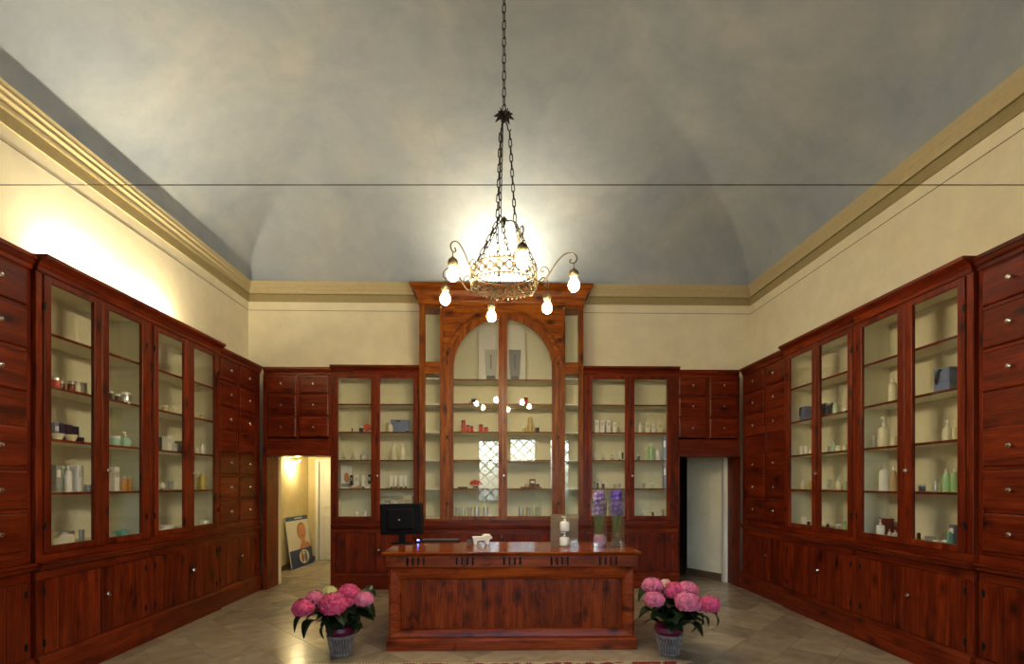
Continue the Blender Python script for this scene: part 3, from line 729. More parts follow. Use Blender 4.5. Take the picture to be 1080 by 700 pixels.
ld = empty('usb_hub', 'small black box with glowing blue light at the monitor foot', 'device', (x, y-0.03, KH))
MB().box(-0.03, 0.03, -0.02, 0.02, 0, 0.022).obj('case', BLACKP, ld, bevel=0.003)
MB().lathe([(0, 0), (0.012, 0), (0.010, 0.006), (0, 0.009)], 12).obj('blue_light', LEDM, ld, (0, 0, 0.022))
ld.children[1]['label'] = 'glowing blue indicator'
x, y = cpos(508, 573.8)
cr_ = empty('card_reader', 'white desk device on arched legs with a rounded top', 'device', (x, y, KH), 0.15)
MB().poly([(-0.10, 0.066), (-0.092, 0.058), (-0.086, 0.0), (-0.056, 0.0), (-0.052, 0.030), (-0.040, 0.042), (0.026, 0.042), (0.038, 0.030), (0.042, 0), (0.074, 0), (0.082, 0.056), (0.108, 0.062), (0.110, 0.086), (-0.10, 0.084)], -0.045, 0.045).obj('stand', WPLAS, cr_, bevel=0.004)
MB().lathe([(0, 0), (0.046, 0), (0.048, 0.010), (0.034, 0.024), (0, 0.028)], 18, c=(0.05, 0, 0.085)).obj('dome', WPLAS, cr_, smooth=True)
coil = [( -0.13 + 0.03*math.cos(a*0.9)-0.0*a, 0.0+0.02*math.sin(a*0.9), 0.010+0.0016*a) for a in range(0, 28)]
MB().tube(coil, 0.006, 6).obj('coiled_cord', RUBBER, cr_, smooth=True)
def pump_bottle_parts(p, r, h, col, base=0.0, cap=None):
    MB().lathe([(0, 0), (r*0.9, 0), (r, h*0.06), (r, h*0.55), (r*0.85, h*0.62), (r*0.3, h*0.66), (r*0.3, h*0.72), (0, h*0.72)], 14).obj('body', colm(col), p, (0, 0, base), smooth=True)
    mb = MB().lathe([(0, h*0.72), (r*0.36, h*0.72), (r*0.34, h*0.78), (r*0.12, h*0.80), (r*0.12, h*0.92), (r*0.25, h*0.92), (r*0.25, h*1.0), (0, h*1.0)], 8)
    mb.box(-r*0.7, 0, -r*0.1, r*0.1, h*0.93, h*0.985)
    mb.obj('pump', colm(cap or (0.8, 0.8, 0.76)), p, (0, 0, base), smooth=True)
x, y = cpos(595.5, 575.5)
ac = empty('acrylic_stand', 'smoked clear acrylic display stand near the right end of the counter', 'display stand', (x, y, KH))
MB().box(-0.145, 0.145, 0.03, 0.035, 0, 0.33).obj('back_sheet', ACRYL, ac)
MB().box(-0.15, 0.15, -0.07, 0.029, 0, 0.006).obj('foot_sheet', ACRYL, ac)
MB().box(-0.07, 0.07, -0.055, 0.029, 0.150, 0.155).obj('shelf', ACRYL, ac)
b = empty('pump_bottle', 'white pump bottle on the upper shelf of the acrylic stand', 'bottle', (x, y-0.005, KH+0.156)); pump_bottle_parts(b, 0.050, 0.155, (0.8, 0.8, 0.75))
b = empty('pump_bottle', 'white pump bottle on the foot of the acrylic stand', 'bottle', (x-0.003, y-0.015, KH+0.007)); pump_bottle_parts(b, 0.052, 0.140, (0.8, 0.8, 0.75))

# hyacinths in glass vases
def petal_mesh(name, mat, n=6, L=0.02, w=0.008, curl=0.3):
    mb = MB()
    for i in range(n):
        a = 2*PI*i/n; M = Matrix.Rotation(a, 4, 'Z')
        P = [Vector((0.0, 0, 0)), Vector((L*0.5, w, L*0.12)), Vector((L, 0, -curl*L)), Vector((L*0.5, -w, L*0.12))]
        mb.quad(*[M @ p for p in P])
    return mb
def hyacinth(px, py, label, col, pot):
    x, y = cpos(px, py)
    v = empty('hyacinth_vase', label, 'flower vase', (x, y+0.02, KH))
    r = 0.098
    MB().lathe([(0, 0.0), (r, 0.0), (r, 0.50), (r-0.004, 0.50), (r-0.004, 0.012), (0, 0.012)], 4).xf(Matrix.Rotation(PI/4, 4, 'Z') @ Matrix.Scale(1.2, 4, (1, 1, 0))).obj('glass_vase', VGLASS, v)
    if pot:
        pp = MB().lathe([(0, 0), (0.045, 0), (0.075, 0.025), (0.085, 0.06), (0.075, 0.10), (0.05, 0.122), (0, 0.124)], 22)
        po = pp.obj('pink_ball_pot', PINKPOT, v, (0.004, -0.0, 0.0), smooth=True)
        po.scale = (0.82, 0.75, 1)
        po['label'] = 'mottled pink rounded pot'
    else:
        MB().lathe([(0, 0.07), (0.02, 0.07), (0.034, 0.095), (0.03, 0.125), (0.012, 0.15), (0, 0.152)], 12).obj('bulb', colm((0.28, 0.16, 0.10), 0.6), v, smooth=True)
        rt = MB()
        for i in range(46):
            a = random.uniform(0, 2*PI); rr_ = random.uniform(0.02, 0.05); p0_ = Vector((0.02*math.cos(a), 0.02*math.sin(a), 0.085)); p2 = Vector((rr_*math.cos(a+1), rr_*math.sin(a+1), 0.014))
            pm = (p0_+p2)/2 + Vector((random.uniform(-.02, .02), random.uniform(-.02, .02), 0)); rt.tube([p0_, pm, p2], 0.0022, 4)
        rt.obj('roots', colm((0.10, 0.10, 0.09), 0.6), v)['kind'] = 'stuff'
    lf = colm((0.10, 0.22, 0.035), 0.5)
    for i in range(8):
        a = 2*PI*i/8+0.3; mb = MB(); L_ = random.uniform(0.20, 0.27); q = 6; prev = None
        for j in range(q+1):
            t_ = j/q; wd = 0.016*math.sin(PI*min(0.98, t_*0.75+0.18)); rad = 0.012 + 0.055*t_**1.2
            c0 = Vector((rad*math.cos(a), rad*math.sin(a), 0.115 + L_*t_)); tn = Vector((-math.sin(a), math.cos(a), 0))*wd
            cur = (c0-tn, c0+Vector((math.cos(a), math.sin(a), 0))*-0.004, c0+tn)
            if prev:
                for s_ in (0, 1): mb.quad(prev[s_], prev[s_+1], cur[s_+1], cur[s_])
            prev = cur
        mb.obj('leaf', lf, v, smooth=True)
    MB().tube([(0, 0, 0.12), (0, 0, 0.55)], 0.006, 6).obj('stem', colm((0.16, 0.28, 0.07), 0.5), v)
    fl = MB(); fl2 = MB()
    for i in range(95):
        t_ = i/94; z = 0.33 + 0.235*t_; a = i*2.4; rad = 0.064*(1-0.3*t_**2)*random.uniform(0.8, 1.12)
        f = petal_mesh('', None, 6, random.uniform(0.026, 0.038), 0.007, 0.55).bm
        M = Matrix.Translation((rad*math.cos(a), rad*math.sin(a), z)) @ Vector((math.cos(a), math.sin(a), 0.25)).to_track_quat('Z', 'Y').to_matrix().to_4x4()
        for fc in f.faces: (fl2 if i % 3 == 1 else fl).quad(*[M @ v_.co for v_ in fc.verts])
        f.free()
    fl.obj('flower_spike', plain('petals_%d' % px, tuple(c*0.55 for c in col), 0.6, var=0.4), v)
    fl2.obj('open_florets', plain('petals_light_%d' % px, tuple(min(1, c*2.3+0.05) for c in col), 0.6, var=0.3), v)
hyacinth(632, 576.0, 'lilac hyacinth in a glass vase with a pink ball pot, left of the two', (0.26, 0.17, 0.62), True)
hyacinth(650.5, 576.0, 'deep violet hyacinth in a glass vase with dark roots, right of the two', (0.10, 0.045, 0.42), False)

# ------------------------------------------------------------------ potted hydrangeas
PINKS = [plain('pink_petals_a', (0.72, 0.085, 0.22), 0.6, var=0.3), plain('pink_petals_b', (0.78, 0.19, 0.33), 0.6, var=0.35), plain('pale_petals', (0.62, 0.60, 0.22), 0.6, var=0.25), plain('blush_petals', (0.80, 0.50, 0.42), 0.6, var=0.25)]
LEAFM = plain('dark_leaf', (0.007, 0.024, 0.007), 0.38, var=0.3)
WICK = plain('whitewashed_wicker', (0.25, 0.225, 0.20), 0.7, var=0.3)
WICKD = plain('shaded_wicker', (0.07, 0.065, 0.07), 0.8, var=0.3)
WRAP = plain('magenta_foil', (0.15, 0.010, 0.045), 0.35, var=0.2)
def head_mesh(r, seed):
    random.seed(seed); mb = MB(); n = 170
    for i in range(n):
        z = 1 - 1.65*(i+0.5)/n; a = i*2.39996; q = math.sqrt(max(0, 1-z*z)); dirv = Vector((q*math.cos(a), q*math.sin(a), z*0.8))
        p = dirv*r*random.uniform(0.9, 1.05); M = Matrix.Translation(p) @ dirv.to_track_quat('Z', 'Y').to_matrix().to_4x4() @ Matrix.Rotation(random.uniform(0, PI), 4, 'Z')
        s = r*random.uniform(0.17, 0.24)
        for k_ in range(4):
            R = M @ Matrix.Rotation(k_*PI/2, 4, 'Z')
            mb.quad(*[R @ Vector(v) for v in ((0, 0, 0), (s*0.55, s*0.5, s*0.12), (s, 0, random.uniform(-0.35, 0.5)*s), (s*0.55, -s*0.5, s*0.12))])
    mb.lathe([(0, -r*0.5), (r*0.5, -r*0.35), (r*0.7, 0), (r*0.5, r*0.4), (0, r*0.56)], 10)
    return mb
def leaf_mesh():
    mb = MB(); n = 7; L_, w = 0.20, 0.072; prev = None
    for j in range(n+1):
        t_ = j/n; wd = w*math.sin(PI*(t_*0.93+0.05))**0.8; z = 0.06*math.sin(PI*t_*0.8) - 0.09*t_*t_
        cur = [Vector((L_*t_, -wd, z+wd*0.35)), Vector((L_*t_, 0, z)), Vector((L_*t_, wd, z+wd*0.35))]
        if prev:
            for s_ in (0, 1): mb.quad(prev[s_], prev[s_+1], cur[s_+1], cur[s_])
        prev = cur
    return mesh_of(mb, 'leaf', LEAFM, True)
LEAF = leaf_mesh()
def hydrangea(px, py, label, heads, leaves, seed):
    d = EYE*F/(py-PY); u_ = (px-PX)/F; X0, Y0 = u_*d*cs+d*sn, d*cs-u_*d*sn; sc = d/F
    h = empty('potted_hydrangea', label, 'potted plant', (X0, Y0+0.10, 0))
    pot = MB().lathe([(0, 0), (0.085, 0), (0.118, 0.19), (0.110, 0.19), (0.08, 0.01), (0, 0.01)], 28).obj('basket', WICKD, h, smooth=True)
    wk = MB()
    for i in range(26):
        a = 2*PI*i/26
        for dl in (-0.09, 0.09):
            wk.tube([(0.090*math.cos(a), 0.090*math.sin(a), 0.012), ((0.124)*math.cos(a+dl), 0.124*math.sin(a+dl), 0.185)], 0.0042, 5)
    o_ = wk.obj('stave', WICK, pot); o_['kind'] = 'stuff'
    for r_, z_ in ((0.093, 0.012), (0.095, 0.024), (0.125, 0.180), (0.126, 0.192)):
        MB().tube([(r_*math.cos(2*PI*i/28), r_*math.sin(2*PI*i/28), z_+0.002*(i % 2)) for i in range(28)], 0.0075, 5, True).obj('rim', WICK, pot)
    MB().lathe([(0, 0.16), (0.105, 0.16), (0.112, 0.20), (0.138, 0.235), (0.128, 0.27), (0.10, 0.285), (0, 0.27)], 22).obj('foil_wrap', WRAP, h, smooth=True)
    random.seed(seed)
    for (hx_, hy_, rp, dy, mi) in heads:
        o = head_mesh(rp*sc, seed+int(hx_)).obj('flower_head', PINKS[mi], h)
        dd = d + dy; lx = ((hx_-PX)/F*dd*cs + dd*sn) - X0; z = EYE - (hy_-PY)/F*dd
        o.location = (lx - 0.0, (dd*cs - (hx_-PX)/F*dd*sn) - (Y0+0.10), z)
        MB().tube([(0, 0, 0.25), (lx*0.4, dy*0.3, 0.25+(z-0.25)*0.6), (lx, o.location.y, z-rp*sc*0.5)], 0.006, 5).obj('stem', colm((0.07, 0.14, 0.03)), h)
        if mi == 2: o['label'] = 'greenish yellow unopened flower head'
        if mi == 3: o['label'] = 'pale blush flower head'
    for i in range(54):
        a = i*2.39996 + random.uniform(-.3, .3); t_ = i/53; rr_ = 0.03+0.13*random.random(); z = 0.25 + 0.20*t_
        el = random.uniform(0.0, 0.75)
        if X0 > 0 and (rr_+0.23)*math.cos(a) < -0.27: a = PI - a
        inst(LEAF, 'leaf', h, (rr_*math.cos(a), rr_*math.sin(a), z), (random.uniform(-.4, .4), -el, a), [random.uniform(0.75, 1.15)]*3)
    for (lx0, ly0, lx1, ly1) in leaves:
        dd = d + 0.02
        p = [Vector((((q-PX)/F*dd*cs+dd*sn)-X0, -0.05, EYE-(w_-PY)/F*dd)) for q, w_ in ((lx0, ly0), (lx1, ly1))]
        v_ = p[1]-p[0]; L_ = v_.length
        inst(LEAF, 'leaf', h, p[0], (random.uniform(-.5, .5) + (PI if False else 0), -math.atan2(v_.z, abs(v_.x)) , 0 if v_.x > 0 else PI), (L_/0.20,)*3)
    return h
hydrangea(356, 694, 'pink hydrangea in a wicker basket standing left of the counter',
    [(320, 641, 11, -0.10, 0), (332, 630.5, 9, 0.02, 1), (352, 637.5, 14, -0.16, 0), (367.5, 625, 11, 0.02, 0), (384, 632, 9.5, -0.06, 1), (348, 624.5, 8, 0.12, 2), (366, 634, 8, -0.02, 0)],
    [(330, 650, 307, 661), (335, 655, 317, 669), (375, 640, 396, 648), (382, 622, 396, 627), (350, 655, 336, 672), (372, 655, 377, 669)], 11)
hydrangea(709, 693.5, 'pink hydrangea in a wicker basket standing right of the counter',
    [(688, 617.5, 10.5, 0.05, 1), (690, 632, 10, -0.12, 1), (711.5, 621.5, 9.5, 0.04, 0), (725, 622, 11, 0.03, 1), (725.5, 635, 12.5, -0.16, 1), (748, 637, 10.5, -0.05, 0), (702, 616, 6.5, 0.12, 3), (709, 625, 8, 0.02, 0)],
    [(745, 645, 762, 658), (736, 650, 751, 658), (690, 645, 674, 649), (692, 622, 672, 630), (730, 652, 734, 667), (738, 648, 742, 662)], 23)

# ------------------------------------------------------------------ rug at the very bottom of the view
def rugmat():
    m, N, L, b = nodes('red_rug')
    tc = N.new('ShaderNodeTexCoord'); v = nn(N, 'ShaderNodeTexVoronoi', Scale=9.0); L.new(tc.outputs['Object'], v.inputs['Vector'])
    r = ramp(N, [(0.2, (0.28, 0.02, 0.02)), (0.45, (0.16, 0.01, 0.015)), (0.6, (0.45, 0.36, 0.24))]); L.new(v.outputs['Distance'], r.inputs[0])
    L.new(r.outputs[0], b.inputs['Base Color']); b.inputs['Roughness'].default_value = 0.95; return m
rg = empty('rug', 'dark red patterned rug whose far edge shows at the bottom of the photo', 'rug', (0, 3.3, 0))
MB().box(-1.85, 1.72, -1.2, 1.175, 0.0, 0.008).obj('pile', rugmat(), rg)
tf = MB()
for i in range(120):
    x_ = -1.84 + i*0.0298; tf.box(x_, x_+0.015, 1.175, 1.20, 0, 0.006)
tf.obj('fringe', colm((0.55, 0.48, 0.36), 0.9), rg)['kind'] = 'stuff'

# ------------------------------------------------------------------ chandelier
HX, HY, HZ = 0.03, 4.44, 3.29
ch = empty('chandelier', 'wrought iron chandelier with six lit globe bulbs hanging from the vault on a chain', 'chandelier', (HX, HY, HZ))
zc = lambda z: z - HZ
def link_mesh(L_, w, r):
    pts = [(w*math.cos(a), 0, (L_/2-w)*(1 if math.sin(a) >= 0 else -1) + w*math.sin(a)) for a in [2*PI*i/12 for i in range(12)]]
    return pts
def chain(p0, p1, L_, w, r, mat):
    P0, P1 = Vector(p0), Vector(p1); v = P1-P0; n = max(1, round(v.length/(L_-2.2*r))); st = v.length/n
    mb = MB(); q = v.to_track_quat('Z', 'Y').to_matrix().to_4x4()
    base = link_mesh(st+2.2*r, w, r)
    for i in range(n):
        M = Matrix.Translation(P0+v*((i+0.5)/n)) @ q @ Matrix.Rotation((i % 2)*PI/2 + 0.5, 4, 'Z')
        mb.tube([M @ Vector(p) for p in base], r, 5, True)
    return mb.obj('chain', mat, ch, smooth=True)
topz = vz(HX, HY)
chain((0.0, 0, zc(topz-0.03)), (0, 0, zc(4.87)), 0.085, 0.016, 0.0045, IRON)
MB().lathe([(0, 0.0), (0.07, 0.0), (0.05, -0.03), (0.012, -0.05), (0, -0.05)], 16, c=(0, 0, zc(topz))).obj('ceiling_rose', IRON, ch, smooth=True)
def star(z, R, n, mat):
    mb = MB()
    for i in range(n):
        a = 2*PI*i/n + 0.2; c_a, s_a = math.cos(a), math.sin(a); tx, ty = -s_a, c_a
        for dz in (-0.004, 0.004):
            mb.quad((0.01*c_a, 0.01*s_a, z+dz), (R*0.55*c_a+tx*R*0.2, R*0.55*s_a+ty*R*0.2, z+dz+0.012), (R*c_a, R*s_a, z+dz-0.012), (R*0.55*c_a-tx*R*0.2, R*0.55*s_a-ty*R*0.2, z+dz+0.012))
    mb.lathe([(0, z-0.06), (R*0.22, z-0.03), (R*0.28, z), (R*0.2, z+0.03), (0, z+0.05)], 10)
    # upright leaves as well
    for i in range(4):
        a = PI*i/4; c_a, s_a = math.cos(a), math.sin(a)
        for sg in (-1, 1):
            mb.quad((0, 0, z), (R*0.45*c_a*sg, R*0.45*s_a*sg, z+R*0.25), (R*0.55*c_a*sg, R*0.55*s_a*sg, z+R*0.62), (R*0.15*c_a*sg, R*0.15*s_a*sg, z+R*0.45))
    return mb.obj('leaf_boss', mat, ch)
star(zc(4.84), 0.095, 8, IRON); star(zc(3.92), 0.045, 6, IRON)
RB = 0.29
for i in range(3):
    a = 2*PI*i/3 + 0.15; ca, sa = math.cos(a), math.sin(a)
    MB().tube([(0.01*ca, 0.01*sa, zc(4.80)), (0.03*ca, 0.03*sa, zc(4.77)), (0.035*ca, 0.035*sa, zc(4.73)), (0.055*ca, 0.055*sa, zc(4.715)), (0.06*ca, 0.06*sa, zc(4.735))], 0.006, 6).obj('hook', IRON, ch, smooth=True)
    chain((0.05*ca, 0.05*sa, zc(4.715)), (0.10*ca, 0.10*sa, zc(3.925)), 0.075, 0.013, 0.0048, IRON)
    MB().tube([(0, 0, zc(3.92)), (0.06*ca, 0.06*sa, zc(3.93)), (0.10*ca, 0.10*sa, zc(3.92))], 0.005, 6).obj('crossbar', IRON, ch, smooth=True)
    for dl in (-PI/6, PI/6):
        b_ = a + dl
        chain((0.10*ca, 0.10*sa, zc(3.915)), (RB*math.cos(b_), RB*math.sin(b_), zc(3.485)), 0.075, 0.013, 0.0046, IRON)
# pierced ring band
bd = MB(); z0, z1 = zc(3.352), zc(3.478)
cir = lambda r, z, n=60: [(r*math.cos(2*PI*i/n), r*math.sin(2*PI*i/n), z) for i in range(n)]
for r_, z_, t_ in ((RB, z0, 0.006), (RB, z1, 0.006), (RB, z0+0.02, 0.0035), (RB, z1-0.02, 0.0035)): bd.tube(cir(r_, z_), t_, 5, True)
NQ = 22
for i in range(NQ):
    a0, a1 = 2*PI*i/NQ, 2*PI*(i+1)/NQ; am = (a0+a1)/2
    P = lambda a, z: (RB*math.cos(a), RB*math.sin(a), z)
    zl, zh = z0+0.02, z1-0.02; zm = (zl+zh)/2
    bd.tube([P(a0, zl), P(am, zm), P(a1, zh)], 0.006, 4); bd.tube([P(a0, zh), P(am, zm), P(a1, zl)], 0.006, 4)
    bd.tube([P(a0, zl), P(a0, zh)], 0.003, 4)
    rr_ = 0.017
    bd.tube([(RB*math.cos(am+rr_/RB*math.cos(q*PI/4)), RB*math.sin(am+rr_/RB*math.cos(q*PI/4)), zm+rr_*math.sin(q*PI/4)) for q in range(8)], 0.0055, 4, True)
    for aa in (a0, am):      # beads, crown points, scallops
        bd.lathe([(0, 0.006), (0.009, 0.010), (0.008, 0.018), (0, 0.026)], 5, c=(RB*math.cos(aa), RB*math.sin(aa), z1-0.004))
        bd.lathe([(0, -0.026), (0.008, -0.018), (0.009, -0.008), (0, -0.002)], 5, c=(RB*math.cos(aa), RB*math.sin(aa), z0))
bd.obj('pierced_band', BRONZE, ch)
AR = [(-78, .65), (-17, .62), (42, .56), (101, .64), (163, .56), (222, .56)]
armp = [(.29, 3.375), (.325, 3.345), (.365, 3.365), (.41, 3.43), (.46, 3.505), (.52, 3.56), (.575, 3.56), (.612, 3.525), (.605, 3.485), (.575, 3.473), (.556, 3.492), (.57, 3.512)]
scr_ = [(.40, 3.41), (.38, 3.46), (.345, 3.475), (.325, 3.45), (.34, 3.43), (.355, 3.44)]
def smooth_path(P, m=4):
    out = []
    for i in range(len(P)-1):
        p0_, p1__, p2_, p3_ = P[max(0, i-1)], P[i], P[i+1], P[min(len(P)-1, i+2)]
        for k_ in range(m):
            t_ = k_/m
            out.append(tuple(0.5*((2*p1__[j])+(-p0_[j]+p2_[j])*t_+(2*p0_[j]-5*p1__[j]+4*p2_[j]-p3_[j])*t_*t_+(-p0_[j]+3*p1__[j]-3*p2_[j]+p3_[j])*t_**3) for j in range(2)))
    out.append(P[-1]); return out
for deg, rad in AR:
    a = math.radians(deg); ca, sa = math.cos(a), math.sin(a); k_ = (rad-.29)/(.59-.29)
    f = lambda P: [((.29+(r-.29)*k_)*ca, (.29+(r-.29)*k_)*sa, zc(z)) for r, z in smooth_path(P)]
    arm = MB().tube(f(armp), 0.006, 6).tube(f(scr_), 0.0045, 6).obj('arm', BRONZE, ch, smooth=True)
    hx_, hy_ = rad*ca, rad*sa
    MB().tube([(hx_, hy_, zc(3.475)), (hx_, hy_, zc(3.42))], 0.004, 5).lathe([(0, .145), (.010, .145), (.016, .138), (.036, .122), (.043, .100), (.036, .076), (.024, .064), (0, .062)], 14, c=(hx_, hy_, zc(3.285))).obj('bulb_holder', BRONZE, arm, smooth=True)
    bl = MB().lathe([(0, -.052), (.022, -.047), (.040, -.030), (.048, -.004), (.044, .022), (.030, .045), (.018, .058), (0, .0615)], 16, c=(hx_, hy_, zc(3.285))).obj('bulb', BULBM, arm, smooth=True)

# lamps lying on top of the cabinets that light the wall and the vault
def uplight(label, loc, rz, power, tilt, L_=0.5):
    f = empty('floodlight', label, 'lamp', loc, rz)
    MB().prof([(-0.05, 0), (0.05, 0), (0.06, 0.05), (0.05, 0.055), (0.04, 0.012), (-0.04, 0.012), (-0.05, 0.055), (-0.06, 0.05)], -L_/2, L_/2).obj('housing', RUBBER, f)
    l = area('floodlight_lamp', (0, 0, 0.03), (PI + tilt, 0, 0), (L_*0.9, 0.06), power, WARM); l.parent = f
    return f
uplight('floodlight trough lying on top of the near left display cabinet', (-3.90, 4.85, 3.386), PI/2, UP_LEFT, -0.35, 0.7)
uplight('floodlight trough lying on top of the far left display cabinet', (-3.90, 5.75, 3.386), PI/2, UP_LEFT*0.7, -0.35, 0.7)
uplight('floodlight trough lying on top of the arched central cabinet', (0.03, 7.80, 4.591), 0, UP_MID, math.radians(0), 0.9)

# steel tie wire across the room
wd = 3.82; wz = EYE + 315/F*wd
wr = MB().tube([(XL-0.01, (wd-(XL-0.01)*sn)/cs, wz), (XR+0.01, (wd-(XR+0.01)*sn)/cs, wz)], 0.0034, 6).obj('tie_wire', IRON); tag(wr, 'thin dark steel wire stretched across the room below the vault', 'wire')

# corridor: sconce and leaning poster board
sx_, sy_ = CX, sy(308, CX+0.02)
sc_ = empty('wall_sconce', 'small lit wall lamp high on the corridor wall beyond the left doorway', 'lamp', (sx_, sy_, 1.99))
MB().lathe([(0, 0), (0.05, 0.0), (0.09, 0.05), (0.10, 0.08), (0.092, 0.08), (0.05, 0.01), (0, 0.008)], 16, c=(0.10, 0, 0.02)).obj('shade', colm((0.8, 0.74, 0.55), 0.4), sc_, smooth=True)
MB().box(0, 0.02, -0.03, 0.03, 0, 0.08).obj('bracket', CHROME, sc_)
MB().lathe([(0, 0.028), (0.02, 0.035), (0.026, 0.05), (0.02, 0.066), (0, 0.072)], 12, c=(0.10, 0, 0.02)).obj('bulb', emit('sconce_bulb', (1.0, 0.78, 0.36), 60), sc_)
pl = bpy.data.lights.new('sconce_glow', 'POINT'); pl.energy = 9; pl.color = (1, 0.80, 0.42); pl.shadow_soft_size = 0.04
po_ = bpy.data.objects.new('sconce_glow', pl); C.objects.link(po_); po_.parent = sc_; po_.location = (0.13, 0, -0.04)

bo = empty('poster_board', 'blue and white advertising board with a portrait leaning on the corridor wall', 'poster', (CX+0.185, (sy(304, -3.9)+sy(327.5, -3.9))/2, 0.0), PI/2)
bo.rotation_euler = (math.radians(0), 0, PI/2 - 0.05)
bw_ = 0.46; tiltM = Matrix.Rotation(math.radians(-8), 4, 'X')
BLUE = colm((0.012, 0.045, 0.19), 0.4)
MB().box(-bw_, bw_, 0.0, 0.02, 0.0, 0.98).xf(tiltM).obj('board', colm((0.78, 0.76, 0.68), 0.4), bo)
MB().box(-bw_, bw_, -0.003, -0.0005, 0.0, 0.34).xf(tiltM).obj('lower_band', BLUE, bo)
MB().box(-bw_, bw_, -0.003, -0.0005, 0.90, 0.98).xf(tiltM).obj('upper_band', colm((0.02, 0.09, 0.24), 0.4), bo)
ell = lambda cx_, cz_, a_, b_, n_=24, rot=0.0: [(cx_+a_*math.cos(2*PI*i/n_)*math.cos(rot)-b_*math.sin(2*PI*i/n_)*math.sin(rot), cz_+a_*math.cos(2*PI*i/n_)*math.sin(rot)+b_*math.sin(2*PI*i/n_)*math.cos(rot)) for i in range(n_)]
SKIN = colm((0.62, 0.27, 0.13), 0.5)
MB().poly(ell(0.115, 0.685, 0.185, 0.165, rot=0.2), -0.005, -0.002).xf(tiltM).obj('printed_hair', colm((0.36, 0.16, 0.08), 0.5), bo)
MB().poly(ell(0.13, 0.66, 0.165, 0.155), -0.006, -0.0052).xf(tiltM).obj('printed_face', SKIN, bo)
MB().poly([(-0.06, 0.342), (0.0, 0.40), (0.06, 0.45), (0.08, 0.54), (0.20, 0.54), (0.22, 0.46), (0.38, 0.43), (0.44, 0.342)], -0.0058, -0.0025).xf(tiltM).obj('printed_shoulders', SKIN, bo)
MB().poly(ell(0.07, 0.69, 0.022, 0.01), -0.0068, -0.0062).poly(ell(0.20, 0.69, 0.022, 0.01), -0.0068, -0.0062).poly(ell(0.14, 0.58, 0.04, 0.012), -0.0068, -0.0062).xf(tiltM).obj('printed_features', colm((0.18, 0.05, 0.03)), bo)
MB().poly(ell(0.10, 0.18, 0.21, 0.135), -0.005, -0.0031).xf(tiltM).obj('printed_disc', colm((0.75, 0.72, 0.60)), bo)
MB().poly(ell(0.02, 0.17, 0.055, 0.09), -0.006, -0.0051).poly(ell(0.02, 0.265, 0.035, 0.03), -0.006, -0.0051).xf(tiltM).obj('printed_figure', colm((0.35, 0.10, 0.06)), bo)
MB().poly(ell(0.16, 0.16, 0.06, 0.10), -0.006, -0.0051).poly(ell(0.16, 0.262, 0.035, 0.03), -0.006, -0.0051).xf(tiltM).obj('printed_figure', colm((0.08, 0.14, 0.30)), bo)
MB().box(-0.12, 0.22, -0.005, -0.0031, 0.925, 0.955).xf(tiltM).obj('printed_strip', colm((0.55, 0.60, 0.62)), bo)
sw = empty('light_switch', 'small white wall switch on the passage wall behind the right doorway', 'switch', (p0.x*0.55+p1_.x*0.45 + nrm.x*0.001, p0.y*0.55+p1_.y*0.45+nrm.y*0.001, 1.22), math.atan2((p1_-p0).y, (p1_-p0).x)+PI)
MB().box(-0.04, 0.04, -0.010, 0.0, -0.04, 0.04).obj('plate', WHITE, sw); MB().box(-0.012, 0.012, -0.014, -0.0101, -0.02, 0.02).obj('rocker', WHITE, sw)

# poster card inside the arch
def printmat():
    m, N, L, b = nodes('speckled_print')
    tc = N.new('ShaderNodeTexCoord'); v = nn(N, 'ShaderNodeTexVoronoi', Scale=38.0); L.new(tc.outputs['Object'], v.inputs['Vector'])
    n2 = nn(N, 'ShaderNodeTexNoise', Scale=9.0, Detail=4.0); L.new(tc.outputs['Object'], n2.inputs['Vector'])
    r = ramp(N, [(0.0, (0.08, 0.08, 0.10)), (0.14, (0.2, 0.2, 0.22)), (0.22, (0.70, 0.69, 0.64))]); L.new(v.outputs['Distance'], r.inputs[0])
    r2_ = ramp(N, [(0.40, (0, 0, 0)), (0.52, (1, 1, 1))]); L.new(n2.outputs['Fac'], r2_.inputs[0])
    mx = nn(N, 'ShaderNodeMixRGB'); mx.inputs[2].default_value = (0.70, 0.69, 0.62, 1); L.new(r2_.outputs[0], mx.inputs[0]); L.new(r.outputs[0], mx.inputs[1])
    L.new(mx.outputs[0], b.inputs['Base Color']); b.inputs['Roughness'].default_value = 0.35; return m
PRM = printmat()
ic = YC + 0.25
for (pa_, pb_, lab, tx0, tx1, tcm) in ((504.5, 527, 'tall pale card printed with a grey tube, left of the arch mullion', 511, 524.5, (0.42, 0.42, 0.40)), (532, 554, 'tall speckled card printed with a dark grey tube, right of the arch mullion', 536.5, 549.5, (0.20, 0.20, 0.21))):
    a, b2_ = bx(pa_, ic), bx(pb_, ic); q = empty('display_card', lab, 'poster', ((a+b2_)/2, ic, 3.191)); hw_ = (b2_-a)/2 - 0.003
    MB().box(-hw_, hw_, 0, 0.012, 0.0, 0.88 if False else 0.86).obj('card', PRM if pa_ > 530 else colm((0.68, 0.67, 0.62), 0.4), q)
    t0, t1 = bx(tx0, ic)-(a+b2_)/2, bx(tx1, ic)-(a+b2_)/2
    MB().poly([(t0+0.02, 0.10), (t1-0.02, 0.10), (t1, 0.50), (t0, 0.50)], -0.012, -0.001).obj('printed_tube', colm(tcm, 0.4), q)
    MB().box(t0+0.03, t1-0.03, -0.012, -0.001, 0.03, 0.095).obj('printed_cap', colm((0.07, 0.07, 0.08), 0.4), q)
    mb = MB()
    for i in range(7): mb.box((t0+t1)/2-0.012, (t0+t1)/2+0.012, -0.014, -0.0125, 0.20+i*0.032, 0.222+i*0.032)
    mb.obj('printed_marks', colm((0.06, 0.06, 0.07)), q)

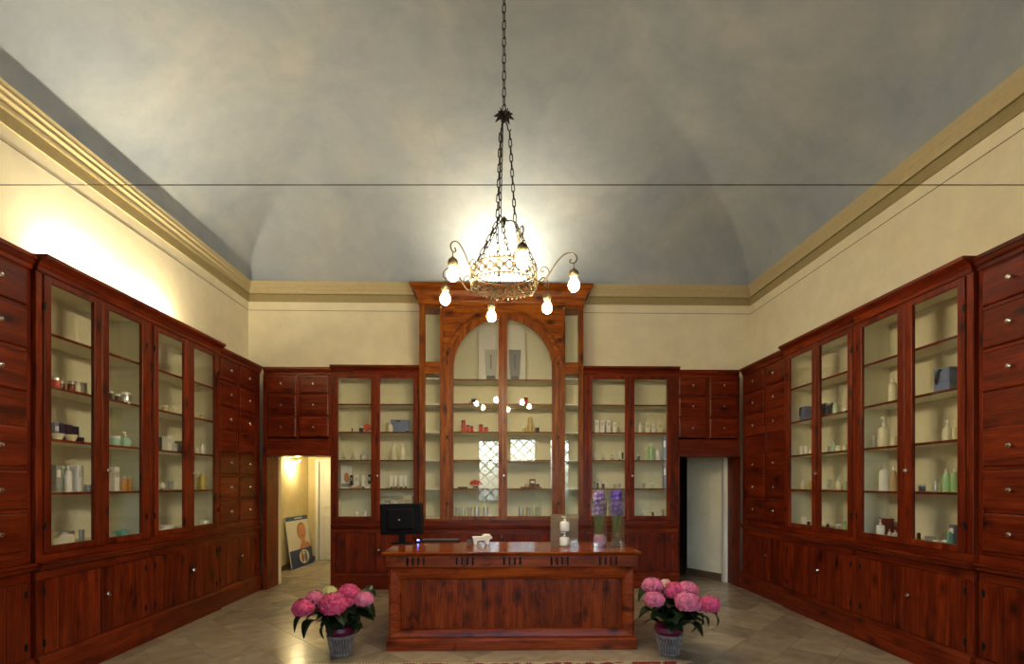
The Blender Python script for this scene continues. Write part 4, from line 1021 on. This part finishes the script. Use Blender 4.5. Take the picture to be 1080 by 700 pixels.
# ------------------------------------------------------------------ goods on the shelves
CABN = {'LA': 'near left-wall cabinet', 'LB': 'far left-wall cabinet', 'BL': 'back-wall cabinet left of the arch', 'CC': 'arched cabinet', 'BR': 'back-wall cabinet right of the arch', 'RB': 'far right-wall cabinet', 'RA': 'near right-wall cabinet'}
SHN = ['bottom shelf', 'second shelf up', 'third shelf up', 'fourth shelf up', 'fifth shelf up']
COLN = {'white': (0.90, 0.89, 0.84), 'cream': (0.82, 0.77, 0.56), 'red': (0.55, 0.03, 0.02), 'dark red': (0.16, 0.012, 0.012), 'black': (0.015, 0.015, 0.018), 'navy': (0.03, 0.04, 0.13),
        'blue': (0.16, 0.21, 0.40), 'grey': (0.33, 0.35, 0.34), 'aqua': (0.42, 0.66, 0.55), 'turquoise': (0.15, 0.48, 0.46), 'amber': (0.62, 0.27, 0.03), 'silver': (0.75, 0.74, 0.72),
        'gold': (0.60, 0.45, 0.16), 'yellow': (0.62, 0.48, 0.10), 'green': (0.38, 0.62, 0.30), 'pale green': (0.52, 0.64, 0.45), 'brown': (0.16, 0.07, 0.03), 'clear': None, 'beige': (0.55, 0.42, 0.24), 'patterned blue': (0.25, 0.27, 0.42), 'orange-red': (0.62, 0.08, 0.03)}
def im(c):
    if c == 'clear': return FROST
    return colm(COLN[c], 0.28, 1.0 if c == 'silver' else 0.0)
EXTRA = {}
def L_(p, nm, pr, m, n=12, sx=1, syy=1): return MB().lathe(pr, n, sx=sx, syy=syy).obj(nm, m, p, smooth=True)
def make_item(kind, col, w, h):
    """origin at base; width w, height h"""
    r = w/2; m = im(col); cap = im('silver') if col in ('red', 'dark red', 'cream') else im('white')
    p = bpy.data.objects.new('x', None); C.objects.link(p); p.empty_display_size = 0.03
    if kind in ('jar', 'candle', 'squat jar'):
        L_(p, 'body', [(0, 0), (r*0.94, 0), (r, h*0.06), (r, h*0.70), (r*0.95, h*0.76), (0, h*0.76)], m)
        L_(p, 'lid', [(0, h*0.765), (r*1.0, h*0.765), (r*1.0, h*0.97), (r*0.92, h), (0, h)], cap if kind != 'candle' else im('dark red' if col == 'red' else 'silver'))
    elif kind == 'pump bottle': 
        pump_bottle_parts(p, r, h, COLN[col])
    elif kind == 'round pump bottle':
        L_(p, 'body', [(0, 0), (r*0.7, 0), (r, h*0.2), (r*0.98, h*0.45), (r*0.6, h*0.64), (r*0.22, h*0.70), (0, h*0.70)], m)
        MB().lathe([(0, h*0.705), (r*0.28, h*0.705), (r*0.26, h*0.80), (r*0.1, h*0.82), (r*0.1, h*0.93), (0, h*0.93)], 8).box(-r*0.75, r*0.2, -r*0.12, r*0.12, h*0.93, h).obj('pump', im('white'), p)
    elif kind == 'bottle':
        L_(p, 'body', [(0, 0), (r*0.92, 0), (r, h*0.04), (r, h*0.68), (r*0.75, h*0.78), (r*0.38, h*0.82), (0, h*0.82)], m)
        L_(p, 'cap', [(0, h*0.825), (r*0.42, h*0.825), (r*0.42, h*0.98), (0, h)], im('white') if col != 'white' else im('silver'))
    elif kind == 'tube':
        MB().mitre([[(-r*0.55, -r*0.5, h*0.14), (r*0.55, -r*0.5, h*0.14), (r*0.55, r*0.5, h*0.14), (-r*0.55, r*0.5, h*0.14)], [(-r*0.95, -r*0.35, h*0.7), (r*0.95, -r*0.35, h*0.7), (r*0.95, r*0.35, h*0.7), (-r*0.95, r*0.35, h*0.7)], [(-r, -0.002, h), (r, -0.002, h), (r, 0.002, h), (-r, 0.002, h)]]).obj('body', m, p)
        L_(p, 'cap', [(0, 0), (r*0.5, 0), (r*0.55, h*0.13), (0, h*0.138)], im('black' if col == 'white' else 'white'))
    elif kind == 'box':
        MB().box(-r, r, -min(r, 0.05), min(r, 0.05), 0, h).obj('carton', m, p, bevel=0.0015)
        MB().box(-r*0.7, r*0.7, -min(r, 0.05)-0.0012, -min(r, 0.05)-0.0002, h*0.55, h*0.82).obj('printed_patch', im('grey' if col in ('white', 'cream') else 'silver' if col == 'black' else 'white') if col not in ('white', 'cream', 'navy', 'dark red') else colm(tuple(c*0.7 for c in COLN[col])), p)
    elif kind == 'gift box':
        MB().box(-r, r, -0.06, 0.06, 0, h).obj('carton', m, p, bevel=0.002)
        MB().tube([(-r*0.3, -0.064, h*0.95), (-r*0.35, -0.07, h*0.55), (-r*0.55, -0.066, h*0.35), (-r*0.7, -0.066, h*0.55), (-r*0.45, -0.068, h*0.85), (0, -0.066, h*0.92), (r*0.1, -0.066, h*0.95)], 0.008, 6).obj('handle', im('black'), p, smooth=True)
    elif kind == 'bowl':
        L_(p, 'body', [(0, 0), (r*0.55, 0), (r*0.62, h*0.1), (r, h*0.85), (r*1.02, h), (r*0.93, h), (r*0.6, h*0.25), (0, h*0.2)], m)
    elif kind == 'cup':
        L_(p, 'body', [(0, 0), (r*0.72, 0), (r*0.8, h*0.1), (r, h), (r*0.9, h), (r*0.7, h*0.12), (0, h*0.1)], m)
        MB().tube([(r*0.9, 0, h*0.75), (r*1.5, 0, h*0.65), (r*1.5, 0, h*0.35), (r*0.85, 0, h*0.25)], r*0.12, 5).obj('handle', m, p, smooth=True)
    elif kind == 'glass':
        L_(p, 'body', [(0, 0), (r*0.85, 0), (r, h*0.95), (r, h), (r*0.92, h), (r*0.78, h*0.08), (0, h*0.08)], m)
        L_(p, 'rim', [(r*0.9, h*0.985), (r*1.02, h*0.985), (r*1.02, h*1.01), (r*0.9, h*1.01)], im('silver'))
    elif kind == 'cruet':    # two stacked globes
        L_(p, 'lower_globe', [(0, 0), (r*0.5, 0), (r*0.95, h*0.2), (r*0.95, h*0.3), (r*0.4, h*0.48), (0, h*0.48)], m)
        L_(p, 'upper_globe', [(0, h*0.485), (r*0.4, h*0.485), (r*0.62, h*0.68), (r*0.5, h*0.9), (0, h)], im('silver'))
    elif kind == 'lantern':
        L_(p, 'globe', [(0, 0), (r*0.5, 0), (r*0.95, h*0.18), (r, h*0.35), (r*0.6, h*0.5), (r*0.75, h*0.65), (r*0.5, h*0.85), (0, h*0.88)], m)
        L_(p, 'finial', [(0, h*0.885), (r*0.18, h*0.885), (r*0.1, h*0.95), (0, h)], im('silver'))
    elif kind == 'cone':
        L_(p, 'body', [(0, 0), (r, 0), (r*0.95, h*0.1), (r*0.3, h*0.85), (0, h*0.86)], m)
        L_(p, 'tip', [(0, h*0.865), (r*0.22, h*0.865), (r*0.15, h), (0, h)], im('white'))
    elif kind == 'dome':
        L_(p, 'body', [(0, 0), (r, 0), (r, h*0.5), (r*0.8, h*0.8), (r*0.35, h*0.95), (0, h)], m)
    elif kind == 'tray':
        MB().box(-r, r, -0.04, 0.04, 0, h*0.5).box(-r, r, -0.045, -0.04, 0, h).box(-r, r, 0.04, 0.045, 0, h).obj('tray_board', m, p)
    elif kind == 'disc':
        MB().lathe([(0, 0), (r, 0), (r, 0.02), (0, 0.02)], 20).xf(Matrix.Translation((0, 0.02, h*0.49)) @ Matrix.Rotation(PI/2-0.2, 4, 'X')).obj('face', m, p, smooth=True)
        MB().box(-r*0.3, r*0.3, 0.012, 0.03, 0, 0.01).obj('foot', im('black'), p)
    elif kind == 'framed picture':
        MB().box(-r, r, 0.0, 0.03, 0, h).obj('card', im('white'), p)
        MB().poly(ell(0, h*0.48, r*0.45, h*0.22), -0.002, -0.0005).obj('printed_face', SKIN, p)
        MB().box(-r*0.9, r*0.9, -0.0018, -0.0004, h*0.05, h*0.22).obj('printed_band', im('grey'), p)
    elif kind == 'bag':
        MB().box(-r, r, -0.05, 0.05, 0, h).obj('body', m, p, bevel=0.006)
        MB().box(-r*0.35, r*0.1, -0.053, -0.0505, h*0.83, h*0.95).obj('handle', im('black'), p)
    elif kind == 'rose':
        mb = MB()
        for i in range(14):
            a = i*2.4; q = r*0.9*math.sqrt(i/14); c0 = (q*math.cos(a), q*math.sin(a)*0.5, h*0.5 + 0.3*h*(1-i/14))
            mb.lathe([(0, -h*0.22), (r*0.35, -h*0.1), (r*0.38, h*0.1), (r*0.15, h*0.2), (0, h*0.2)], 6, c=c0)
        mb.obj('petals', m, p); MB().box(-r*0.5, r*0.5, -0.02, 0.02, 0, h*0.3).obj('base', im('black'), p)
    return p
# (cabinet, shelf, pixel x, px width, px height, kind, colour[, depth])
IT = [
 ('LA',3,58,9,11.5,'jar','red'),('LA',3,64,7,11,'jar','dark red',.2),('LA',3,75,6.5,11,'jar','dark red'),('LA',3,81.5,6.5,12,'jar','cream'),('LA',3,88,6.5,12,'jar','cream'),
 ('LA',2,57,6,19,'box','blue',.26),('LA',2,63,6,19,'box','navy',.26),('LA',2,70,7,18,'box','navy',.26),('LA',2,78,6,17,'box','navy',.26),('LA',2,61,11,6.5,'bowl','cream',.10),('LA',2,75,11,6.5,'bowl','cream',.10),('LA',2,85.5,4,6,'box','navy',.20),
 ('LA',1,59,6,27,'box','grey',.17),('LA',1,65,6,25,'box','pale green',.17),('LA',1,72,7,26,'bottle','white',.12),('LA',1,81,8,26,'box','white',.14),('LA',1,93,7,7,'squat jar','grey'),
 ('LA',0,68,17,13,'jar','cream',.12),('LA',0,58,8,7,'bowl','cream'),('LA',0,86,5,12,'glass','clear'),
 ('LA',3,117,3.5,10,'jar','black'),('LA',3,124,5,9,'jar','black',.16),('LA',3,132,10,11.5,'jar','silver'),
 ('LA',2,121,10,10,'squat jar','aqua'),('LA',2,132,10,15,'round pump bottle','aqua'),
 ('LA',1,120,7,24,'box','white',.2),('LA',1,131.2,5,15,'bottle','amber'),('LA',1,137,5,15,'bottle','amber'),('LA',0,128,13,6,'bowl','turquoise'),
 ('LB',3,174,6.5,7,'jar','gold'),('LB',2,170,5,14,'box','navy',.22),('LB',2,176,6,15,'box','white',.14),('LB',2,183,5,8,'box','white'),('LB',2,188.5,5.5,11,'box','grey'),
 ('LB',1,172.3,6.5,9.5,'disc','white'),('LB',1,180,5.5,9,'cup','grey'),('LB',0,176,12,5,'squat jar','white'),('LB',0,170,4,4,'jar','cream',.08),
 ('LB',3,212.5,6,6.5,'lantern','gold'),('LB',2,207.5,4.5,7,'jar','cream'),('LB',2,213,5,10.5,'candle','white'),('LB',1,210,4,15,'bottle','yellow',.2),('LB',1,214,5,19,'bottle','yellow'),('LB',0,215,9,4.5,'squat jar','white'),
 ('BL',3,371.5,1.6,5,'candle','brown'),('BL',3,381,4.5,5.5,'jar','black'),('BL',3,387,8,9.5,'disc','orange-red'),
 ('BL',2,362.5,5,7.5,'cruet','clear'),('BL',2,372.3,5,7.5,'cruet','clear'),('BL',2,385,4.5,11.5,'tube','silver',.2),('BL',2,389.3,3,11.5,'tube','silver',.16),('BL',2,383,6,4.5,'glass','clear',.09),
 ('BL',1,365.5,12,21,'framed picture','white',.22),('BL',1,370.8,2.4,12.5,'box','black',.16),('BL',1,376.5,5,12,'box','white',.22),('BL',1,375,9,2.8,'box','beige',.09),('BL',1,383.3,4,12,'tube','white'),('BL',1,390,2.8,13,'box','black',.2),('BL',1,387.8,5.5,4,'box','white',.09),
 ('BL',0,375.5,4.6,5,'cup','white'),('BL',0,385,4.6,6,'cup','white'),
 ('BL',3,411.5,6,11,'round pump bottle','cream',.09),('BL',3,422,20,12.2,'bag','blue',.22),('BL',3,429.8,3,2.6,'jar','navy',.1),
 ('BL',2,415.8,5.4,15.5,'bottle','cream'),('BL',2,424.8,5.4,16,'bottle','cream'),
 ('BL',1,412.9,4,12,'tube','white'),('BL',1,417.4,4,12,'tube','white'),('BL',1,423.3,4,12,'tube','white'),('BL',1,427.8,4,12,'tube','white'),
 ('BL',0,417,4,18,'bottle','white'),('BL',0,430.5,9,20,'box','cream',.2),('BL',0,409,5,16,'box','grey',.2),
 ('CC',4,492.5,5,3,'bowl','white'),('CC',4,499.5,4.4,7,'candle','black'),
 ('CC',3,488.8,4.4,11.5,'candle','red'),('CC',3,493.6,3.8,7,'candle','red'),('CC',3,497.5,3.4,6,'candle','red'),('CC',3,501.6,3.6,3,'squat jar','white'),('CC',3,507.2,4.4,7.5,'candle','red'),('CC',3,512.6,4.6,5,'candle','red'),
 ('CC',1,488,10,1.4,'tray','black'),('CC',1,501.5,11,8,'rose','red'),
 ('CC',0,482.5,4.6,9,'glass','clear'),('CC',0,488.8,5,9,'candle','pale green'),('CC',0,495.4,4.6,9,'glass','clear'),('CC',0,503,6,9.3,'candle','silver'),('CC',0,512.4,6,9,'candle','silver'),
 ('CC',4,554.5,4.6,7,'candle','red'),('CC',4,564,4.2,2,'bowl','white'),
 ('CC',3,559,6.6,17,'lantern','gold'),('CC',3,553,4.2,5.5,'squat jar','gold'),('CC',3,566.5,4.8,6,'candle','black'),
 ('CC',1,560,22,1.3,'tray','brown',.10),('CC',1,555.5,6,4.2,'dome','beige',.22),('CC',1,561.5,6,8.5,'box','brown',.22),('CC',1,567,4,4,'box','dark red',.22),
 ('CC',0,549.3,5,9,'candle','silver'),('CC',0,557.3,4,9,'glass','clear'),('CC',0,562.8,4.6,9.5,'candle','pale green'),('CC',0,568.6,4.4,9.5,'glass','clear'),
 ('BR',3,629.2,4.2,11.8,'box','white'),('BR',3,634.7,4.6,11.8,'box','white'),('BR',3,641.7,4.4,11.8,'box','white'),('BR',3,648,4.2,9.8,'box','white'),
 ('BR',2,627.3,4.2,7,'cruet','clear'),('BR',2,636.3,4.4,7,'cruet','clear'),('BR',2,645.8,4.4,7,'cruet','clear'),('BR',2,653.6,3,9,'tube','white',.2),('BR',2,656.6,2.2,7.5,'tube','black',.16),
 ('BR',1,627,2.4,8,'bottle','grey'),('BR',1,630.2,2.2,6.5,'bottle','navy'),('BR',1,633,2.4,8,'bottle','white'),('BR',1,636.3,2.4,5.5,'jar','black'),('BR',1,639.6,2.2,8,'bottle','white'),('BR',1,648.5,4,4,'glass','clear'),('BR',1,653.5,3.6,4.5,'glass','clear'),
 ('BR',3,675.3,4.4,9.4,'candle','white'),('BR',3,682.4,4.6,9.6,'box','cream'),('BR',3,688.7,3.4,8,'box','white'),('BR',3,695.6,4.6,9.6,'box','cream'),
 ('BR',2,673.5,2.8,5.4,'jar','black'),('BR',2,681.4,2.6,12,'bottle','pale green'),('BR',2,686.5,6.4,16.5,'bottle','green'),('BR',2,693.8,4.6,11.5,'bottle','white'),('BR',2,700.4,3.6,22.5,'box','patterned blue',.10),
 ('BR',1,678.3,4.6,5,'glass','clear'),('BR',1,688.5,4.6,5,'squat jar','pale green'),('BR',1,700.6,3,22.5,'box','patterned blue',.10),
 ('BR',0,677,4.4,8,'cruet','clear'),('BR',0,688.5,2.6,5.5,'bottle','brown'),('BR',0,699,3,7,'glass','clear'),
 ('RB',3,850.5,8,14,'gift box','blue',.14),('RB',2,845.5,3.8,8.5,'cup','white'),('RB',2,850,3.8,8.5,'cup','white'),('RB',2,854.8,3,5,'jar','cream'),
 ('RB',1,847.5,5.4,13.5,'round pump bottle','cream'),('RB',1,855.5,4,13,'round pump bottle','yellow'),('RB',0,848,5.5,8,'cup','white'),('RB',0,852.7,2.4,5,'jar','black'),('RB',0,856,3,5,'squat jar','silver'),
 ('RB',3,873,8,13.5,'box','navy',.16),('RB',3,881,5,12,'dome','pale green'),('RB',2,874.5,3,8,'bottle','grey'),('RB',2,879,4,11,'bottle','aqua'),('RB',2,884,5.4,6.5,'dome','cream'),('RB',2,891,5,6.5,'dome','cream'),
 ('RB',1,874.5,3,10,'box','pale green'),('RB',1,884.8,6.6,14,'round pump bottle','cream'),('RB',1,891.8,4.6,13,'round pump bottle','pale green'),('RB',0,873,3,5,'jar','dark red'),('RB',0,884,6,5,'squat jar','silver'),('RB',0,891,5.6,11,'cone','green'),
 ('RA',3,941.5,8,25,'bottle','cream'),('RA',2,921.5,4,12,'glass','clear'),('RA',2,926,3.6,11,'glass','clear'),('RA',2,932,10.4,31,'pump bottle','cream'),('RA',2,943,6,15,'pump bottle','cream'),
 ('RA',1,932,8.4,26,'bottle','white'),('RA',1,942.5,6.5,25,'bottle','beige'),
 ('RA',0,928.5,7.6,16,'pump bottle','white',.10),('RA',0,935,9,16,'box','dark red',.24),('RA',0,938.3,3.4,7,'pump bottle','silver',.10),('RA',0,944.3,5.4,7,'pump bottle','silver',.10),('RA',0,946,5,9,'box','dark red',.24),
 ('RA',3,1000,19,23,'gift box','blue',.14),('RA',2,999,9.4,21,'round pump bottle','cream'),('RA',2,1007.7,6,20,'round pump bottle','cream'),
 ('RA',1,972.5,6,7,'squat jar','blue'),('RA',1,986.5,3,11.5,'bottle','silver'),('RA',1,992,3,10,'bottle','pale green',.2),('RA',1,998.5,8,23,'bottle','green'),('RA',1,1007,7,24,'bottle','green'),
 ('RA',0,969,3.5,9,'bottle','brown'),('RA',0,981,10,5,'bowl','grey'),('RA',0,992,7,3,'tray','white'),('RA',0,1001.5,4.4,15,'bottle','turquoise'),('RA',0,1006.5,6,19,'box','blue',.2),
]
recs = []
for it in IT:
    cab, shf, px, wp, hp, kind, col = it[:7]; dd = it[7] if len(it) > 7 else 0.13
    if cab[0] == 'L':
        X = FL - dd; Y = sy(px, X); rz = PI/2; s_ = dep(X, Y)/F; left = px < (107 if cab == 'LA' else 199)
    elif cab[0] == 'R':
        X = FR + dd; Y = sy(px, X); rz = -PI/2; s_ = dep(X, Y)/F; left = px < (955 if cab == 'RA' else 861)
    else:
        Y = (YC+0.06 if cab == 'CC' else FB) + dd; X = bx(px, Y); rz = 0; s_ = dep(X, Y)/F
        left = px < {'BL': 396, 'CC': 530, 'BR': 664}[cab]
    recs.append(dict(cab=cab, shf=shf, px=px, kind=kind, col=col, X=X, Y=Y, rz=rz, w=wp*s_, h=hp*s_*(1.12 if cab in ('BL', 'CC', 'BR') else 1.05), left=left))
from collections import defaultdict
byl = defaultdict(list)
for r in recs: byl[(r['cab'], r['left'], r['shf'], r['kind'], r['col'])].append(r)
ORD = [['only'], ['left of the two', 'right of the two'], ['leftmost', 'middle', 'rightmost'], ['leftmost', 'second', 'third', 'rightmost'], ['leftmost', 'second', 'middle', 'fourth', 'rightmost']]
DCAT = {'framed picture': 'picture', 'pump bottle': 'bottle', 'round pump bottle': 'bottle', 'squat jar': 'jar', 'gift box': 'box', 'lantern': 'ornament', 'cone': 'ornament', 'dome': 'ornament', 'disc': 'ornament', 'rose': 'ornament', 'cruet': 'cruet'}
KN = {'dome': 'domed_ornament', 'disc': 'round_plaque', 'cone': 'cone_bottle', 'rose': 'red_ornament', 'lantern': 'glass_globe', 'cruet': 'cruet', 'tray': 'tray', 'cup': 'cup', 'box': 'carton'}
KL = {'dome': 'domed ornament', 'disc': 'round plaque', 'cone': 'cone-shaped bottle', 'rose': 'flower ornament', 'lantern': 'globe ornament', 'cruet': 'cruet', 'glass': 'drinking glass', 'box': 'carton', 'bag': 'gift bag'}
for key, lst in byl.items():
    lst.sort(key=lambda r: r['px'])
    for i, r in enumerate(lst):
        o = make_item(r['kind'], r['col'], r['w'], r['h'])
        o.name = KN.get(r['kind'], r['kind'].replace(' ', '_'))
        o.location = (r['X'], r['Y'], SH[r['shf']] + 0.0005); o.rotation_euler = (0, 0, r['rz'])
        side = 'left door' if r['left'] else 'right door'
        lab = '%s %s, %s, %s, %s' % (r['col'], KL.get(r['kind'], r['kind']), SHN[r['shf']], side, CABN[r['cab']])
        if len(lst) > 1: lab = ORD[len(lst)-1][i] + ' ' + lab if len(lst) != 2 else ('left ' if i == 0 else 'right ') + lab
        if r['cab'] in ('BL', 'BR'): lab = lab.replace('back-wall cabinet', 'cabinet')
        tag(o, lab, DCAT.get(r['kind'], r['kind'].split()[-1]), 'goods on shelves of the ' + CABN[r['cab']])
